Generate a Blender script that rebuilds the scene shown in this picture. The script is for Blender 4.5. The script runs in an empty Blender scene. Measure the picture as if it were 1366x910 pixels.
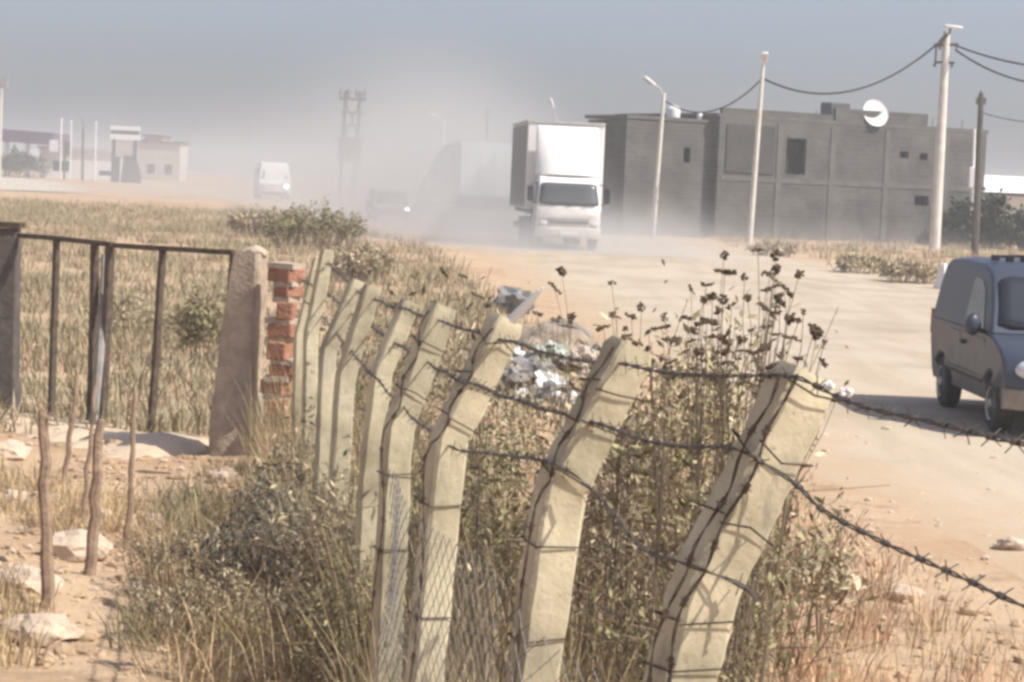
import bpy, bmesh, math, random
import numpy as np
from mathutils import Vector, Matrix, noise
R = math.radians
random.seed(7)
rng = np.random.default_rng(11)
S = bpy.context.scene
COL = S.collection

# ------------------------------------------------------------------ camera
W0, H0, F = 1366.0, 910.0, 3000.0
CAMZ = 2.4
PITCH = math.atan(213 / F)
ROLL = R(2.5)
C = Vector((0, 0, CAMZ))
Fw = Vector((0, math.cos(PITCH), -math.sin(PITCH)))
R0 = Vector((1, 0, 0))
U0 = R0.cross(Fw)
Rt = R0 * math.cos(ROLL) + U0 * math.sin(ROLL)
Up = U0 * math.cos(ROLL) - R0 * math.sin(ROLL)
cam_data = bpy.data.cameras.new('camera')
cam = bpy.data.objects.new('camera', cam_data)
COL.objects.link(cam)
cam_data.sensor_width = 36.0
cam_data.lens = 36.0 * F / W0
cam_data.clip_start = 0.1
cam_data.clip_end = 6000
m = Matrix((Rt, Up, -Fw)).transposed().to_4x4()
m.translation = C
cam.matrix_world = m
S.camera = cam

# ------------------------------------------------------------------ light
SUN_EL, SUN_AZ = R(50), R(110)          # azimuth from +Y towards +X
world = bpy.data.worlds.new("World")
S.world = world
world.use_nodes = True
nt = world.node_tree
nt.nodes.clear()
sky = nt.nodes.new('ShaderNodeTexSky')
sky.sky_type = 'NISHITA'
sky.sun_disc = False
sky.sun_elevation = SUN_EL
sky.sun_rotation = SUN_AZ
sky.air_density = 1.0
sky.dust_density = 2.4
sky.ozone_density = 4.0
bg = nt.nodes.new('ShaderNodeBackground')
bg.inputs['Strength'].default_value = 0.092
wo = nt.nodes.new('ShaderNodeOutputWorld')
hs = nt.nodes.new('ShaderNodeHueSaturation')
hs.inputs['Saturation'].default_value = .55
tn = nt.nodes.new('ShaderNodeMix')
tn.data_type = 'RGBA'
tn.blend_type = 'MULTIPLY'
tn.inputs['Factor'].default_value = 1
tn.inputs['B'].default_value = (.93, .945, 1.06, 1)
nt.links.new(sky.outputs[0], hs.inputs['Color'])
nt.links.new(hs.outputs[0], tn.inputs['A'])
nt.links.new(tn.outputs['Result'], bg.inputs[0])
nt.links.new(bg.outputs[0], wo.inputs[0])
sd = bpy.data.lights.new('sun', 'SUN')
sd.energy = 4.0
sd.angle = R(0.5)
sd.color = (1.0, 0.945, 0.855)
so = bpy.data.objects.new('sun', sd)
COL.objects.link(so)
sdir = Vector((math.sin(SUN_AZ) * math.cos(SUN_EL), math.cos(SUN_AZ) * math.cos(SUN_EL), math.sin(SUN_EL)))
so.rotation_euler = sdir.to_track_quat('Z', 'Y').to_euler()
so.location = (30, -30, 60)
vs = S.view_settings
vs.view_transform = 'Standard'
vs.look = 'None'
vs.gamma = 1.0
vs.use_curve_mapping = False
vs.exposure = 0.64
cy = S.cycles
cy.use_denoising = True
cy.max_bounces = 6
cy.diffuse_bounces = 3
cy.glossy_bounces = 2
cy.transmission_bounces = 3
cy.transparent_max_bounces = 6
cy.volume_bounces = 1
cy.volume_step_rate = 1.0
cy.volume_max_steps = 96
cy.use_adaptive_sampling = True
cy.adaptive_threshold = 0.02
cy.filter_width = 3.2
cy.sample_clamp_indirect = 6

# ------------------------------------------------------------------ terrain function and pixel helpers
def sst(a, b, x):
    t = min(1, max(0, (x - a) / (b - a)))
    return t * t * (3 - 2 * t)
LEFT = [(-40, 9), (6, 4.2), (13, 3.3), (16, 2.9), (21, 2.3), (30, 1.6), (46, .5), (60, -.9), (71, -2.2), (90, -6), (120, -13), (185, -28), (300, -62), (420, -100)]
RIGHT = [(-40, 19), (6, 15), (21, 13.8), (45, 13.2), (61, 11.9), (71, 10), (90, 5.5), (120, -2), (185, -17), (300, -49), (420, -86)]
def lerp_tab(tab, y):
    return float(np.interp(y, [t[0] for t in tab], [t[1] for t in tab]))
def gh(x, y):
    z = 0.3 * sst(42, 72, y)
    l, r = lerp_tab(LEFT, y), lerp_tab(RIGHT, y)
    d = max(l - x, x - r)                       # > 0 off the road
    k = sst(0.2, 2.0, d)
    if k > 0 and y < 160:
        z += k * (0.10 * noise.noise((x * .45, y * .45, 3)) + 0.045 * noise.noise((x * 1.7, y * 1.7, 9)) + 0.02)
        # low bank on the far side of the road and a bump in the field
        z += k * 0.35 * math.exp(-((x - 15.5) / 2.2) ** 2) * sst(35, 50, y) * (1 - sst(70, 80, y))
        z += 0.32 * math.exp(-((x - .55) / .8) ** 2 - ((y - 27) / 2.6) ** 2)
    return z
def P(u, v, D):
    return C + D * (Fw + (u - W0 / 2) / F * Rt + (H0 / 2 - v) / F * Up)
def G(u, v):
    d = Fw + (u - W0 / 2) / F * Rt + (H0 / 2 - v) / F * Up
    t = 30.0
    for _ in range(30):
        p = C + d * t
        t = (gh(p.x, p.y) - CAMZ) / d.z
    return C + d * t
def GU(u, D, v=400):                            # ground point straight below a pixel column at a depth
    p = P(u, v, D)
    # undo the lean of the column caused by the roll
    dz = gh(p.x, p.y) - p.z
    return Vector((p.x, p.y, p.z + dz))

# ------------------------------------------------------------------ materials
MATS = {}
def nm(name):
    mt = bpy.data.materials.new(name)
    mt.use_nodes = True
    t = mt.node_tree
    b = t.nodes['Principled BSDF']
    return mt, t, b
def pm(name, col, var=.25, scale=6.0, rough=.8, bump=.0, bscale=None, col2=None, metal=0, spec=.3, island=0.0, detail=6, transl=0):
    mt, t, b = nm(name)
    N, L = t.nodes.new, t.links.new
    tc = N('ShaderNodeTexCoord')
    nz = N('ShaderNodeTexNoise')
    nz.inputs['Scale'].default_value = scale
    nz.inputs['Detail'].default_value = detail
    nz.inputs['Roughness'].default_value = .65
    L(tc.outputs['Object'], nz.inputs['Vector'])
    rp = N('ShaderNodeValToRGB')
    c = np.array(col[:3])
    a_ = np.clip(c * (1 - var), 0, 1)
    b_ = np.clip(c * (1 + var), 0, 1) if col2 is None else np.array(col2)
    rp.color_ramp.elements[0].position = .32
    rp.color_ramp.elements[1].position = .68
    rp.color_ramp.elements[0].color = (*a_, 1)
    rp.color_ramp.elements[1].color = (*b_, 1)
    L(nz.outputs['Fac'], rp.inputs['Fac'])
    out = rp.outputs['Color']
    if island:
        g = N('ShaderNodeNewGeometry')
        mr = N('ShaderNodeMapRange')
        mr.inputs['To Min'].default_value = 1 - island
        mr.inputs['To Max'].default_value = 1 + island
        L(g.outputs['Random Per Island'], mr.inputs['Value'])
        mx = N('ShaderNodeMix')
        mx.data_type = 'RGBA'
        mx.blend_type = 'MULTIPLY'
        mx.inputs['Factor'].default_value = 1
        L(out, mx.inputs['A'])
        L(mr.outputs['Result'], mx.inputs['B'])
        out = mx.outputs['Result']
    L(out, b.inputs['Base Color'])
    b.inputs['Roughness'].default_value = rough
    b.inputs['Metallic'].default_value = metal
    b.inputs['Specular IOR Level'].default_value = spec
    if bump:
        n2 = N('ShaderNodeTexNoise')
        n2.inputs['Scale'].default_value = bscale or scale * 4
        n2.inputs['Detail'].default_value = 5
        L(tc.outputs['Object'], n2.inputs['Vector'])
        bp = N('ShaderNodeBump')
        bp.inputs['Strength'].default_value = bump
        bp.inputs['Distance'].default_value = .03
        L(n2.outputs['Fac'], bp.inputs['Height'])
        L(bp.outputs['Normal'], b.inputs['Normal'])
    MATS[name] = mt
    return mt
def glass(name, col, rough=.08):
    mt, t, b = nm(name)
    b.inputs['Base Color'].default_value = (*col, 1)
    b.inputs['Roughness'].default_value = rough
    b.inputs['Specular IOR Level'].default_value = .6
    tc = t.nodes.new('ShaderNodeTexCoord')
    nz = t.nodes.new('ShaderNodeTexNoise')
    nz.inputs['Scale'].default_value = 3
    t.links.new(tc.outputs['Object'], nz.inputs['Vector'])
    mr = t.nodes.new('ShaderNodeMapRange')
    mr.inputs['To Min'].default_value = rough
    mr.inputs['To Max'].default_value = rough + .25
    t.links.new(nz.outputs['Fac'], mr.inputs['Value'])
    t.links.new(mr.outputs['Result'], b.inputs['Roughness'])
    MATS[name] = mt
    return mt
def emis(name, col, s):
    mt, t, b = nm(name)
    b.inputs['Base Color'].default_value = (.8, .8, .8, 1)
    b.inputs['Emission Color'].default_value = (*col, 1)
    b.inputs['Emission Strength'].default_value = s
    MATS[name] = mt
    return mt

def ground_mat(name, sand, soil, dark, road=False):
    mt, t, b = nm(name)
    N, L = t.nodes.new, t.links.new
    tc = N('ShaderNodeTexCoord')
    def nz(sc, det=6, ro=.6, vec=None):
        n = N('ShaderNodeTexNoise')
        n.inputs['Scale'].default_value = sc
        n.inputs['Detail'].default_value = det
        n.inputs['Roughness'].default_value = ro
        L(vec or tc.outputs['Object'], n.inputs['Vector'])
        return n.outputs['Fac']
    def ramp(src, p0, p1):
        r = N('ShaderNodeMapRange')
        r.interpolation_type = 'SMOOTHSTEP'
        r.inputs['From Min'].default_value = p0
        r.inputs['From Max'].default_value = p1
        L(src, r.inputs['Value'])
        return r.outputs['Result']
    def mix(f, a, c, bt='MIX'):
        x = N('ShaderNodeMix')
        x.data_type = 'RGBA'
        x.blend_type = bt
        if isinstance(f, float): x.inputs['Factor'].default_value = f
        else: L(f, x.inputs['Factor'])
        for s, i in ((a, 'A'), (c, 'B')):
            if isinstance(s, tuple): x.inputs[i].default_value = (*s, 1)
            else: L(s, x.inputs[i])
        return x.outputs['Result']
    if road:
        mp = N('ShaderNodeMapping')
        mp.inputs['Scale'].default_value = (1.0, .12, 1)
        mp.inputs['Rotation'].default_value = (0, 0, R(5))
        L(tc.outputs['Object'], mp.inputs['Vector'])
        streak = nz(1.6, 5, .6, mp.outputs['Vector'])
        c = mix(ramp(streak, .4, .68), sand, soil)
        c = mix(ramp(nz(.35), .45, .75), c, dark)
        c = mix(ramp(nz(14, 4, .7), .62, .75), c, tuple(np.array(soil) * .7))
    else:
        c = mix(ramp(nz(.28), .40, .62), sand, soil)
        c = mix(ramp(nz(2.2), .5, .75), c, dark)
        c = mix(ramp(nz(9, 5, .7), .55, .72), c, tuple(np.array(sand) * 1.15))
        c = mix(ramp(nz(22, 4, .7), .6, .75), c, tuple(np.array(dark) * .8))
    if road:
        at = N('ShaderNodeAttribute')
        at.attribute_name = 'edge'
        ma = N('ShaderNodeMath')
        ma.operation = 'MULTIPLY_ADD'
        L(nz(1.3, 7, .7), ma.inputs[0])
        ma.inputs[1].default_value = 1.5
        sb = N('ShaderNodeMath')
        sb.operation = 'SUBTRACT'
        L(at.outputs['Fac'], sb.inputs[0])
        sb.inputs[1].default_value = .95
        L(sb.outputs[0], ma.inputs[2])
        c = mix(ramp(ma.outputs[0], -.25, .75), (.455, .335, .22), c)
    L(c, b.inputs['Base Color'])
    b.inputs['Roughness'].default_value = .95
    b.inputs['Specular IOR Level'].default_value = .1
    n2 = nz(5, 8, .7)
    bp = N('ShaderNodeBump')
    bp.inputs['Strength'].default_value = .35 if road else .8
    bp.inputs['Distance'].default_value = .05
    L(n2, bp.inputs['Height'])
    L(bp.outputs['Normal'], b.inputs['Normal'])
    MATS[name] = mt
    return mt

def block_mat(name, c1, c2, mortar, bw=.42, bh=.21, axis='xz', stain=.35):
    mt, t, b = nm(name)
    N, L = t.nodes.new, t.links.new
    tc = N('ShaderNodeTexCoord')
    sx = N('ShaderNodeSeparateXYZ')
    L(tc.outputs['Object'], sx.inputs[0])
    cx = N('ShaderNodeCombineXYZ')
    ad = N('ShaderNodeMath')
    ad.operation = 'ADD'
    L(sx.outputs['X'], ad.inputs[0])
    L(sx.outputs['Y'], ad.inputs[1])
    L(ad.outputs[0], cx.inputs['X'])
    L(sx.outputs['Z'], cx.inputs['Y'])
    br = N('ShaderNodeTexBrick')
    br.inputs['Scale'].default_value = 1
    br.inputs['Brick Width'].default_value = bw
    br.inputs['Row Height'].default_value = bh
    br.inputs['Mortar Size'].default_value = .012
    br.inputs['Color1'].default_value = (*c1, 1)
    br.inputs['Color2'].default_value = (*c2, 1)
    br.inputs['Mortar'].default_value = (*mortar, 1)
    L(cx.outputs[0], br.inputs['Vector'])
    nz = N('ShaderNodeTexNoise')
    nz.inputs['Scale'].default_value = .7
    nz.inputs['Detail'].default_value = 7
    L(tc.outputs['Object'], nz.inputs['Vector'])
    mr = N('ShaderNodeMapRange')
    mr.inputs['From Min'].default_value = .3
    mr.inputs['From Max'].default_value = .7
    mr.inputs['To Min'].default_value = 1 - stain
    mr.inputs['To Max'].default_value = 1 + stain * .6
    L(nz.outputs['Fac'], mr.inputs['Value'])
    mx = N('ShaderNodeMix')
    mx.data_type = 'RGBA'
    mx.blend_type = 'MULTIPLY'
    mx.inputs['Factor'].default_value = 1
    L(br.outputs['Color'], mx.inputs['A'])
    L(mr.outputs['Result'], mx.inputs['B'])
    L(mx.outputs['Result'], b.inputs['Base Color'])
    b.inputs['Roughness'].default_value = .95
    b.inputs['Specular IOR Level'].default_value = .1
    bp = N('ShaderNodeBump')
    bp.inputs['Strength'].default_value = .5
    bp.inputs['Distance'].default_value = .02
    L(br.outputs['Fac'], bp.inputs['Height'])
    bp.invert = True
    L(bp.outputs['Normal'], b.inputs['Normal'])
    MATS[name] = mt
    return mt

ground_mat('ground', (.50, .365, .24), (.44, .295, .185), (.30, .21, .13))
ground_mat('road', (.48, .40, .305), (.42, .34, .255), (.35, .28, .205), road=True)
ground_mat('apron', (.52, .46, .38), (.48, .41, .33), (.42, .36, .28), road=True)
pm('concrete', (.42, .355, .235), .3, 3, .92, .12, 80, col2=(.64, .56, .385))
t = MATS['concrete'].node_tree
N, L = t.nodes.new, t.links.new
b = t.nodes['Principled BSDF']
src = b.inputs['Base Color'].links[0].from_socket
tc = N('ShaderNodeTexCoord')
for sc_, p0, p1, colr, mp_s in ((16, .56, .70, (.25, .225, .185), (1, 1, .35)), (45, .60, .70, (.20, .17, .13), (1, 1, 1)), (5, .58, .72, (.36, .335, .29), (1, 1, .6))):
    mp = N('ShaderNodeMapping')
    mp.inputs['Scale'].default_value = mp_s
    L(tc.outputs['Object'], mp.inputs['Vector'])
    nz = N('ShaderNodeTexNoise')
    nz.inputs['Scale'].default_value = sc_
    nz.inputs['Detail'].default_value = 8
    nz.inputs['Roughness'].default_value = .7
    L(mp.outputs[0], nz.inputs['Vector'])
    mr = N('ShaderNodeMapRange')
    mr.inputs['From Min'].default_value = p0
    mr.inputs['From Max'].default_value = p1
    mr.inputs['To Max'].default_value = .75
    L(nz.outputs['Fac'], mr.inputs['Value'])
    mx = N('ShaderNodeMix')
    mx.data_type = 'RGBA'
    L(mr.outputs['Result'], mx.inputs['Factor'])
    L(src, mx.inputs['A'])
    mx.inputs['B'].default_value = (*colr, 1)
    src = mx.outputs['Result']
L(src, b.inputs['Base Color'])
pm('concrete_pale', (.52, .49, .43), .2, 3, .9, .2)
pm('concrete_pole', (.60, .57, .51), .15, 2, .85, .15)
pm('pinkplaster', (.40, .315, .235), .3, 5, .95, .5, 30)
pm('rust', (.075, .052, .038), .5, 40, .85, .3)
pm('wire', (.13, .115, .10), .4, 60, .6, 0, metal=.5)
pm('wire_pale', (.17, .16, .15), .3, 60, .6, 0, metal=.4)
pm('gatesteel', (.10, .075, .055), .45, 14, .8, .2)
pm('steelgrey', (.10, .083, .072), .35, 8, .7, .2)
block_mat('block', (.125, .119, .110), (.105, .10, .093), (.15, .143, .133), stain=.3)
pm('brick', (.33, .165, .105), .3, 7, .95, .6, 30)
pm('slab', (.125, .118, .108), .2, 1.5, .95, .2)
pm('room_shade', (.03, .028, .026), .2, 2, .95)  # near-black, unlit interior put into the colour
pm('white', (.80, .79, .77), .05, 3, .6)
pm('truckwhite', (.84, .83, .81), .05, 2, .35, spec=.5)
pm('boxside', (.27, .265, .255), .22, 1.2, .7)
pm('truckdusty', (.62, .58, .52), .15, 2, .7)
pm('undercarriage', (.06, .055, .05), .4, 5, .9)
pm('vanpaint', (.07, .076, .098), .18, 2.5, .45, spec=.4)
pm('dustpaint', (.27, .235, .20), .3, 3, .85)
pm('blackplastic', (.025, .025, .027), .3, 9, .7)
pm('tyre', (.05, .047, .044), .3, 12, .9)
pm('rim', (.35, .34, .33), .2, 9, .5, metal=.6)
glass('glass', (.03, .035, .04))
glass('truckglass', (.085, .09, .09), .05)
pm('lampglass', (.50, .52, .55), .25, 9, .1, spec=.9)
emis('lit', (1, .97, .9), 9)
pm('galv', (.50, .51, .52), .15, 6, .5, metal=.3)
pm('woodpole', (.10, .085, .07), .3, 6, .9, .3)
pm('stick', (.30, .21, .145), .4, 14, .9, .3)
pm('stone', (.52, .41, .31), .2, 5, .95, .6, 20)
pm('purple', (.12, .075, .13), .3, .8, .5)
pm('insul', (.10, .085, .07), .2, 9, .4)
pm('signgrey', (.10, .10, .105), .2, 2, .6)
pm('straw', (.46, .345, .20), .3, 1.3, .9, island=.45, transl=.3)
pm('strawred', (.50, .31, .19), .3, 1.5, .9, island=.45)
pm('fieldgrass', (.47, .365, .24), .2, .25, .95, island=.3, col2=(.33, .29, .185))
pm('greengrass', (.25, .225, .13), .35, 1.0, .9, island=.4)
pm('twig', (.24, .18, .12), .35, 8, .9, island=.3)
pm('darktwig', (.17, .135, .095), .3, 8, .9, island=.3)
pm('leaf_olive', (.25, .225, .115), .35, 2, .8, island=.5)
pm('leaf_dry', (.40, .33, .215), .3, 2, .85, island=.5)
pm('leaf_grey', (.16, .155, .115), .35, 2, .85, island=.5)
pm('leaf_yellow', (.42, .37, .14), .3, 3, .85, island=.4)
pm('leaf_tree', (.055, .065, .032), .35, 2, .8, island=.5)
pm('seedhead', (.10, .075, .05), .35, 30, .9, island=.4)
pm('plastic_white', (.72, .70, .66), .12, 8, .5)
pm('plastic_green', (.44, .47, .40), .2, 6, .5)
pm('plastic_dark', (.19, .185, .175), .3, 6, .5)
pm('card', (.38, .27, .175), .25, 6, .9)
pm('greyrag', (.27, .25, .235), .3, 7, .9)
pm('soilheap', (.30, .24, .18), .3, 6, .95, .8, 14)
pm('sill', (.54, .42, .30), .14, 3, .95, .25, 18)
pm('paleblue', (.64, .70, .74), .08, .6, .6)
pm('brickmortar', (.42, .34, .26), .25, 6, .95, .4)
pm('recess_shade', (.072, .068, .062), .2, 1.5, .95, .2)  # dark tone standing for the shade inside the upper wall recess
pm('cabdark', (.10, .11, .11), .2, 2, .5)
pm('pinkrag', (.46, .38, .32), .2, 8, .9)

def dusty(name, col, dust, z0, z1, rough, spec=.4):
    mt, t, b = nm(name)
    N, L = t.nodes.new, t.links.new
    tc = N('ShaderNodeTexCoord')
    sx = N('ShaderNodeSeparateXYZ')
    L(tc.outputs['Object'], sx.inputs[0])
    nz = N('ShaderNodeTexNoise')
    nz.inputs['Scale'].default_value = 2.6
    nz.inputs['Detail'].default_value = 7
    L(tc.outputs['Object'], nz.inputs['Vector'])
    ad = N('ShaderNodeMath')
    ad.operation = 'MULTIPLY_ADD'
    L(nz.outputs['Fac'], ad.inputs[0])
    ad.inputs[1].default_value = -(z1 - z0) * 1.6
    L(sx.outputs['Z'], ad.inputs[2])
    mr = N('ShaderNodeMapRange')
    mr.inputs['From Min'].default_value = z0 - (z1 - z0) * .8
    mr.inputs['From Max'].default_value = z1 - (z1 - z0) * .8
    mr.inputs['To Min'].default_value = .85
    mr.inputs['To Max'].default_value = .06
    L(ad.outputs[0], mr.inputs['Value'])
    mx = N('ShaderNodeMix')
    mx.data_type = 'RGBA'
    mx.inputs['A'].default_value = (*col, 1)
    mx.inputs['B'].default_value = (*dust, 1)
    L(mr.outputs['Result'], mx.inputs['Factor'])
    L(mx.outputs['Result'], b.inputs['Base Color'])
    rr = N('ShaderNodeMapRange')
    rr.inputs['To Min'].default_value = rough
    rr.inputs['To Max'].default_value = .9
    L(mr.outputs['Result'], rr.inputs['Value'])
    L(rr.outputs['Result'], b.inputs['Roughness'])
    b.inputs['Specular IOR Level'].default_value = spec
    MATS[name] = mt
dusty('vanpaint', (.045, .056, .083), (.125, .124, .128), .1, .75, .4)
dusty('truckwhite', (.82, .81, .79), (.46, .40, .33), .3, 2.0, .4)
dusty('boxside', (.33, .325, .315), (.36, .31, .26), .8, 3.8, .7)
# ------------------------------------------------------------------ mesh helpers
class MB:
    def __init__(s): s.v, s.f = [], []
    def add(s, vs, fs):
        o = len(s.v)
        s.v += [Vector(p) for p in vs]
        s.f += [tuple(i + o for i in f) for f in fs]
        return s
    def box(s, c, size, rot=None):
        hx, hy, hz = size[0] / 2, size[1] / 2, size[2] / 2
        vs = [Vector((x, y, z)) for z in (-hz, hz) for y in (-hy, hy) for x in (-hx, hx)]
        if rot is not None: vs = [rot @ p for p in vs]
        c = Vector(c)
        return s.add([p + c for p in vs], [(0, 2, 3, 1), (4, 5, 7, 6), (0, 1, 5, 4), (2, 6, 7, 3), (0, 4, 6, 2), (1, 3, 7, 5)])
    def tube(s, pts, r, n=6, cap=True):
        pts = [Vector(p) for p in pts]
        k = len(pts)
        rs = r if isinstance(r, (list, tuple)) else [r] * k
        vs, fs = [], []
        a = None
        for i, p in enumerate(pts):
            t = (pts[min(i + 1, k - 1)] - pts[max(i - 1, 0)]).normalized()
            if a is None:
                a = t.orthogonal().normalized()
            else:
                a = (a - t * a.dot(t))
                a = a.normalized() if a.length > 1e-6 else t.orthogonal().normalized()
            b = t.cross(a)
            for j in range(n):
                q = 2 * math.pi * j / n
                vs.append(p + (a * math.cos(q) + b * math.sin(q)) * rs[i])
        for i in range(k - 1):
            for j in range(n):
                j2 = (j + 1) % n
                fs.append((i * n + j, i * n + j2, (i + 1) * n + j2, (i + 1) * n + j))
        if cap:
            fs.append(tuple(range(n - 1, -1, -1)))
            fs.append(tuple((k - 1) * n + j for j in range(n)))
        return s.add(vs, fs)
    def sect(s, pts, sizes, xdir, jit=0):               # square section swept along points
        pts = [Vector(p) for p in pts]
        k = len(pts)
        vs, fs = [], []
        for i, p in enumerate(pts):
            t = (pts[min(i + 1, k - 1)] - pts[max(i - 1, 0)]).normalized()
            a = (xdir - t * xdir.dot(t)).normalized()
            b = t.cross(a)
            h = sizes[i] / 2
            for (q, w) in ((-1, -1), (1, -1), (1, 1), (-1, 1)):
                c = .82
                for (q2, w2) in ((q, w * c), (q * c, w)) if q * w > 0 else ((q * c, w), (q, w * c)):
                    vs.append(p + a * q2 * h * (1 + random.uniform(-jit, jit)) + b * w2 * h * (1 + random.uniform(-jit, jit)))
        n = 8
        for i in range(k - 1):
            for j in range(n):
                j2 = (j + 1) % n
                fs.append((i * n + j, i * n + j2, (i + 1) * n + j2, (i + 1) * n + j))
        fs.append(tuple(range(n - 1, -1, -1)))
        fs.append(tuple((k - 1) * n + j for j in range(n)))
        return s.add(vs, fs)
    def lathe(s, prof, n=16, mat=None):                  # prof: (r, h) pairs, axis local z
        vs, fs = [], []
        for (r, h) in prof:
            for j in range(n):
                q = 2 * math.pi * j / n
                p = Vector((r * math.cos(q), r * math.sin(q), h))
                vs.append(mat @ p if mat else p)
        for i in range(len(prof) - 1):
            for j in range(n):
                j2 = (j + 1) % n
                fs.append((i * n + j, i * n + j2, (i + 1) * n + j2, (i + 1) * n + j))
        fs.append(tuple(range(n - 1, -1, -1)))
        fs.append(tuple((len(prof) - 1) * n + j for j in range(n)))
        return s.add(vs, fs)
    def prism(s, poly, t, mat):                           # 2D outline extruded along local z by t
        n = len(poly)
        vs = [mat @ Vector((x, y, 0)) for x, y in poly] + [mat @ Vector((x, y, t)) for x, y in poly]
        fs = [tuple(range(n - 1, -1, -1)), tuple(range(n, 2 * n))]
        fs += [(i, (i + 1) % n, n + (i + 1) % n, n + i) for i in range(n)]
        return s.add(vs, fs)
    def blob(s, c, rad, amp=.25, sub=2, seed=0, fr=1.6):
        bm = bmesh.new()
        bmesh.ops.create_icosphere(bm, subdivisions=sub, radius=1)
        vs = []
        c = Vector(c)
        for v in bm.verts:
            d = 1 + amp * noise.noise(v.co * fr + Vector((seed * 7.3, seed * 1.9, seed))) + amp * .5 * noise.noise(v.co * fr * 2.7 + Vector((seed, 3, seed * 2)))
            p = v.co * d
            vs.append(c + Vector((p.x * rad[0], p.y * rad[1], p.z * rad[2])))
        fs = [tuple(v.index for v in f.verts) for f in bm.faces]
        bm.free()
        return s.add(vs, fs)
ORG = {}
def link_mesh(name, vs, fs, mat, parent=None, loc=None, smooth=30, local=False):
    me = bpy.data.meshes.new(name)
    o = bpy.data.objects.new(name, me)
    COL.objects.link(o)
    org = Vector((0, 0, 0))
    if not local:
        org = ORG[parent.name] if parent is not None else Vector(loc if loc is not None else (0, 0, 0))
    if isinstance(vs, np.ndarray):
        vv = vs - np.array(org)
        me.from_pydata(vv.tolist(), [], fs)
    else:
        me.from_pydata([tuple(p - org) for p in vs], [], fs)
    me.update()
    me.materials.append(MATS[mat] if isinstance(mat, str) else mat)
    if smooth:
        me.polygons.foreach_set('use_smooth', [True] * len(me.polygons))
        try: me.set_sharp_from_angle(angle=R(smooth))
        except Exception: pass
    if parent is not None:
        o.parent = parent
        ORG[o.name] = org
    else:
        o.location = org
        ORG[o.name] = org
    return o
def build(mb, name, mat, parent=None, loc=None, smooth=30, local=False):
    return link_mesh(name, mb.v, mb.f, mat, parent, loc, smooth, local)
def tag(o, label=None, cat=None, group=None, kind=None):
    if label: o['label'] = label
    if cat: o['category'] = cat
    if group: o['group'] = group
    if kind: o['kind'] = kind
    return o
def thing(name, label, cat, loc, group=None, rz=0):
    o = bpy.data.objects.new(name, None)
    COL.objects.link(o)
    o.location = loc
    o.rotation_euler = (0, 0, rz)
    o.empty_display_size = .2
    ORG[o.name] = Vector(loc)
    return tag(o, label, cat, group)
def bevel(o, w=.02, seg=2):
    b = o.modifiers.new('bevel', 'BEVEL')
    b.width = w
    b.segments = seg
    b.limit_method = 'ANGLE'
    b.angle_limit = R(40)
    return o

# ------------------------------------------------------------------ ground, road, apron
def graded(a, b, lo, hi, fine, grow=1.18):
    xs = list(np.arange(lo, hi + 1e-6, fine))
    st, x = fine, hi
    while x < b:
        st *= grow
        x += st
        xs.append(min(x, b))
    st, x = fine, lo
    while x > a:
        st *= grow
        x -= st
        xs.insert(0, max(x, a))
    return xs
gx = graded(-450, 450, -8, 15, .3, 1.15)
gy = graded(-40, 1500, 8, 34, .3, 1.07)
vs = [(x, y, gh(x, y)) for y in gy for x in gx]
nx = len(gx)
fs = [(j * nx + i, j * nx + i + 1, (j + 1) * nx + i + 1, (j + 1) * nx + i) for j in range(len(gy) - 1) for i in range(nx - 1)]
g = link_mesh('ground', [Vector(p) for p in vs], fs, 'ground', smooth=80)
tag(g, kind='structure')
def strip(name, lt, rt, ys, nw, mat, dz, jit):
    vs, fs, ed = [], [], []
    for y in ys:
        l, r = lerp_tab(lt, y), lerp_tab(rt, y)
        l += jit * noise.noise((y * .6, 1, 4)) + jit * .5 * noise.noise((y * 2.3, 7, 4))
        r += jit * noise.noise((y * .6, 8, 2)) + jit * .5 * noise.noise((y * 2.3, 3, 9))
        for i in range(nw + 1):
            x = l + (r - l) * i / nw
            e = min(i, nw - i)
            ed.append(min(1.0, (r - l) * e / nw / (1.8 + y * .012)))
            vs.append(Vector((x, y, gh(x, y) + (dz if e > 0 else -.02))))
    n = nw + 1
    fs = [(j * n + i, j * n + i + 1, (j + 1) * n + i + 1, (j + 1) * n + i) for j in range(len(ys) - 1) for i in range(nw)]
    o = link_mesh(name, vs, fs, mat, smooth=80)
    a_ = o.data.attributes.new('edge', 'FLOAT', 'POINT')
    a_.data.foreach_set('value', ed)
    tag(o, kind='structure')
ys = list(np.arange(-30, 100, .4)) + list(np.arange(100, 420, 2.0))
strip('road', LEFT, RIGHT, ys, 24, 'road', .016, .5)
AL = [(150, -80), (200, -100), (330, -150)]
AR = [(150, -27.5), (200, -36), (330, -76)]
strip('forecourt', AL, AR, list(np.arange(150, 330, 4)), 12, 'apron', .03, 3)

# ------------------------------------------------------------------ haze and dust
def volume_obj(name, lo, hi):
    mb = MB()
    lo, hi = Vector(lo), Vector(hi)
    mb.box((lo + hi) / 2, hi - lo)
    mt = bpy.data.materials.new(name)
    mt.use_nodes = True
    t = mt.node_tree
    t.nodes.clear()
    out = t.nodes.new('ShaderNodeOutputMaterial')
    pv = t.nodes.new('ShaderNodeVolumePrincipled')
    t.links.new(pv.outputs[0], out.inputs['Volume'])
    MATS[name] = mt
    o = build(mb, name, name, smooth=0)
    tag(o, kind='stuff')
    return o, t, pv
hz, t, pv = volume_obj('haze', (-465, -52, -2), (465, 1512, 13.2))
pv.inputs['Density'].default_value = .0016
pv.inputs['Color'].default_value = (.70, .745, .79, 1)
pv.inputs['Anisotropy'].default_value = 0.2
ds, t, pv = volume_obj('dust_cloud', (-46, 62, .32), (26, 190, 11))
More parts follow.
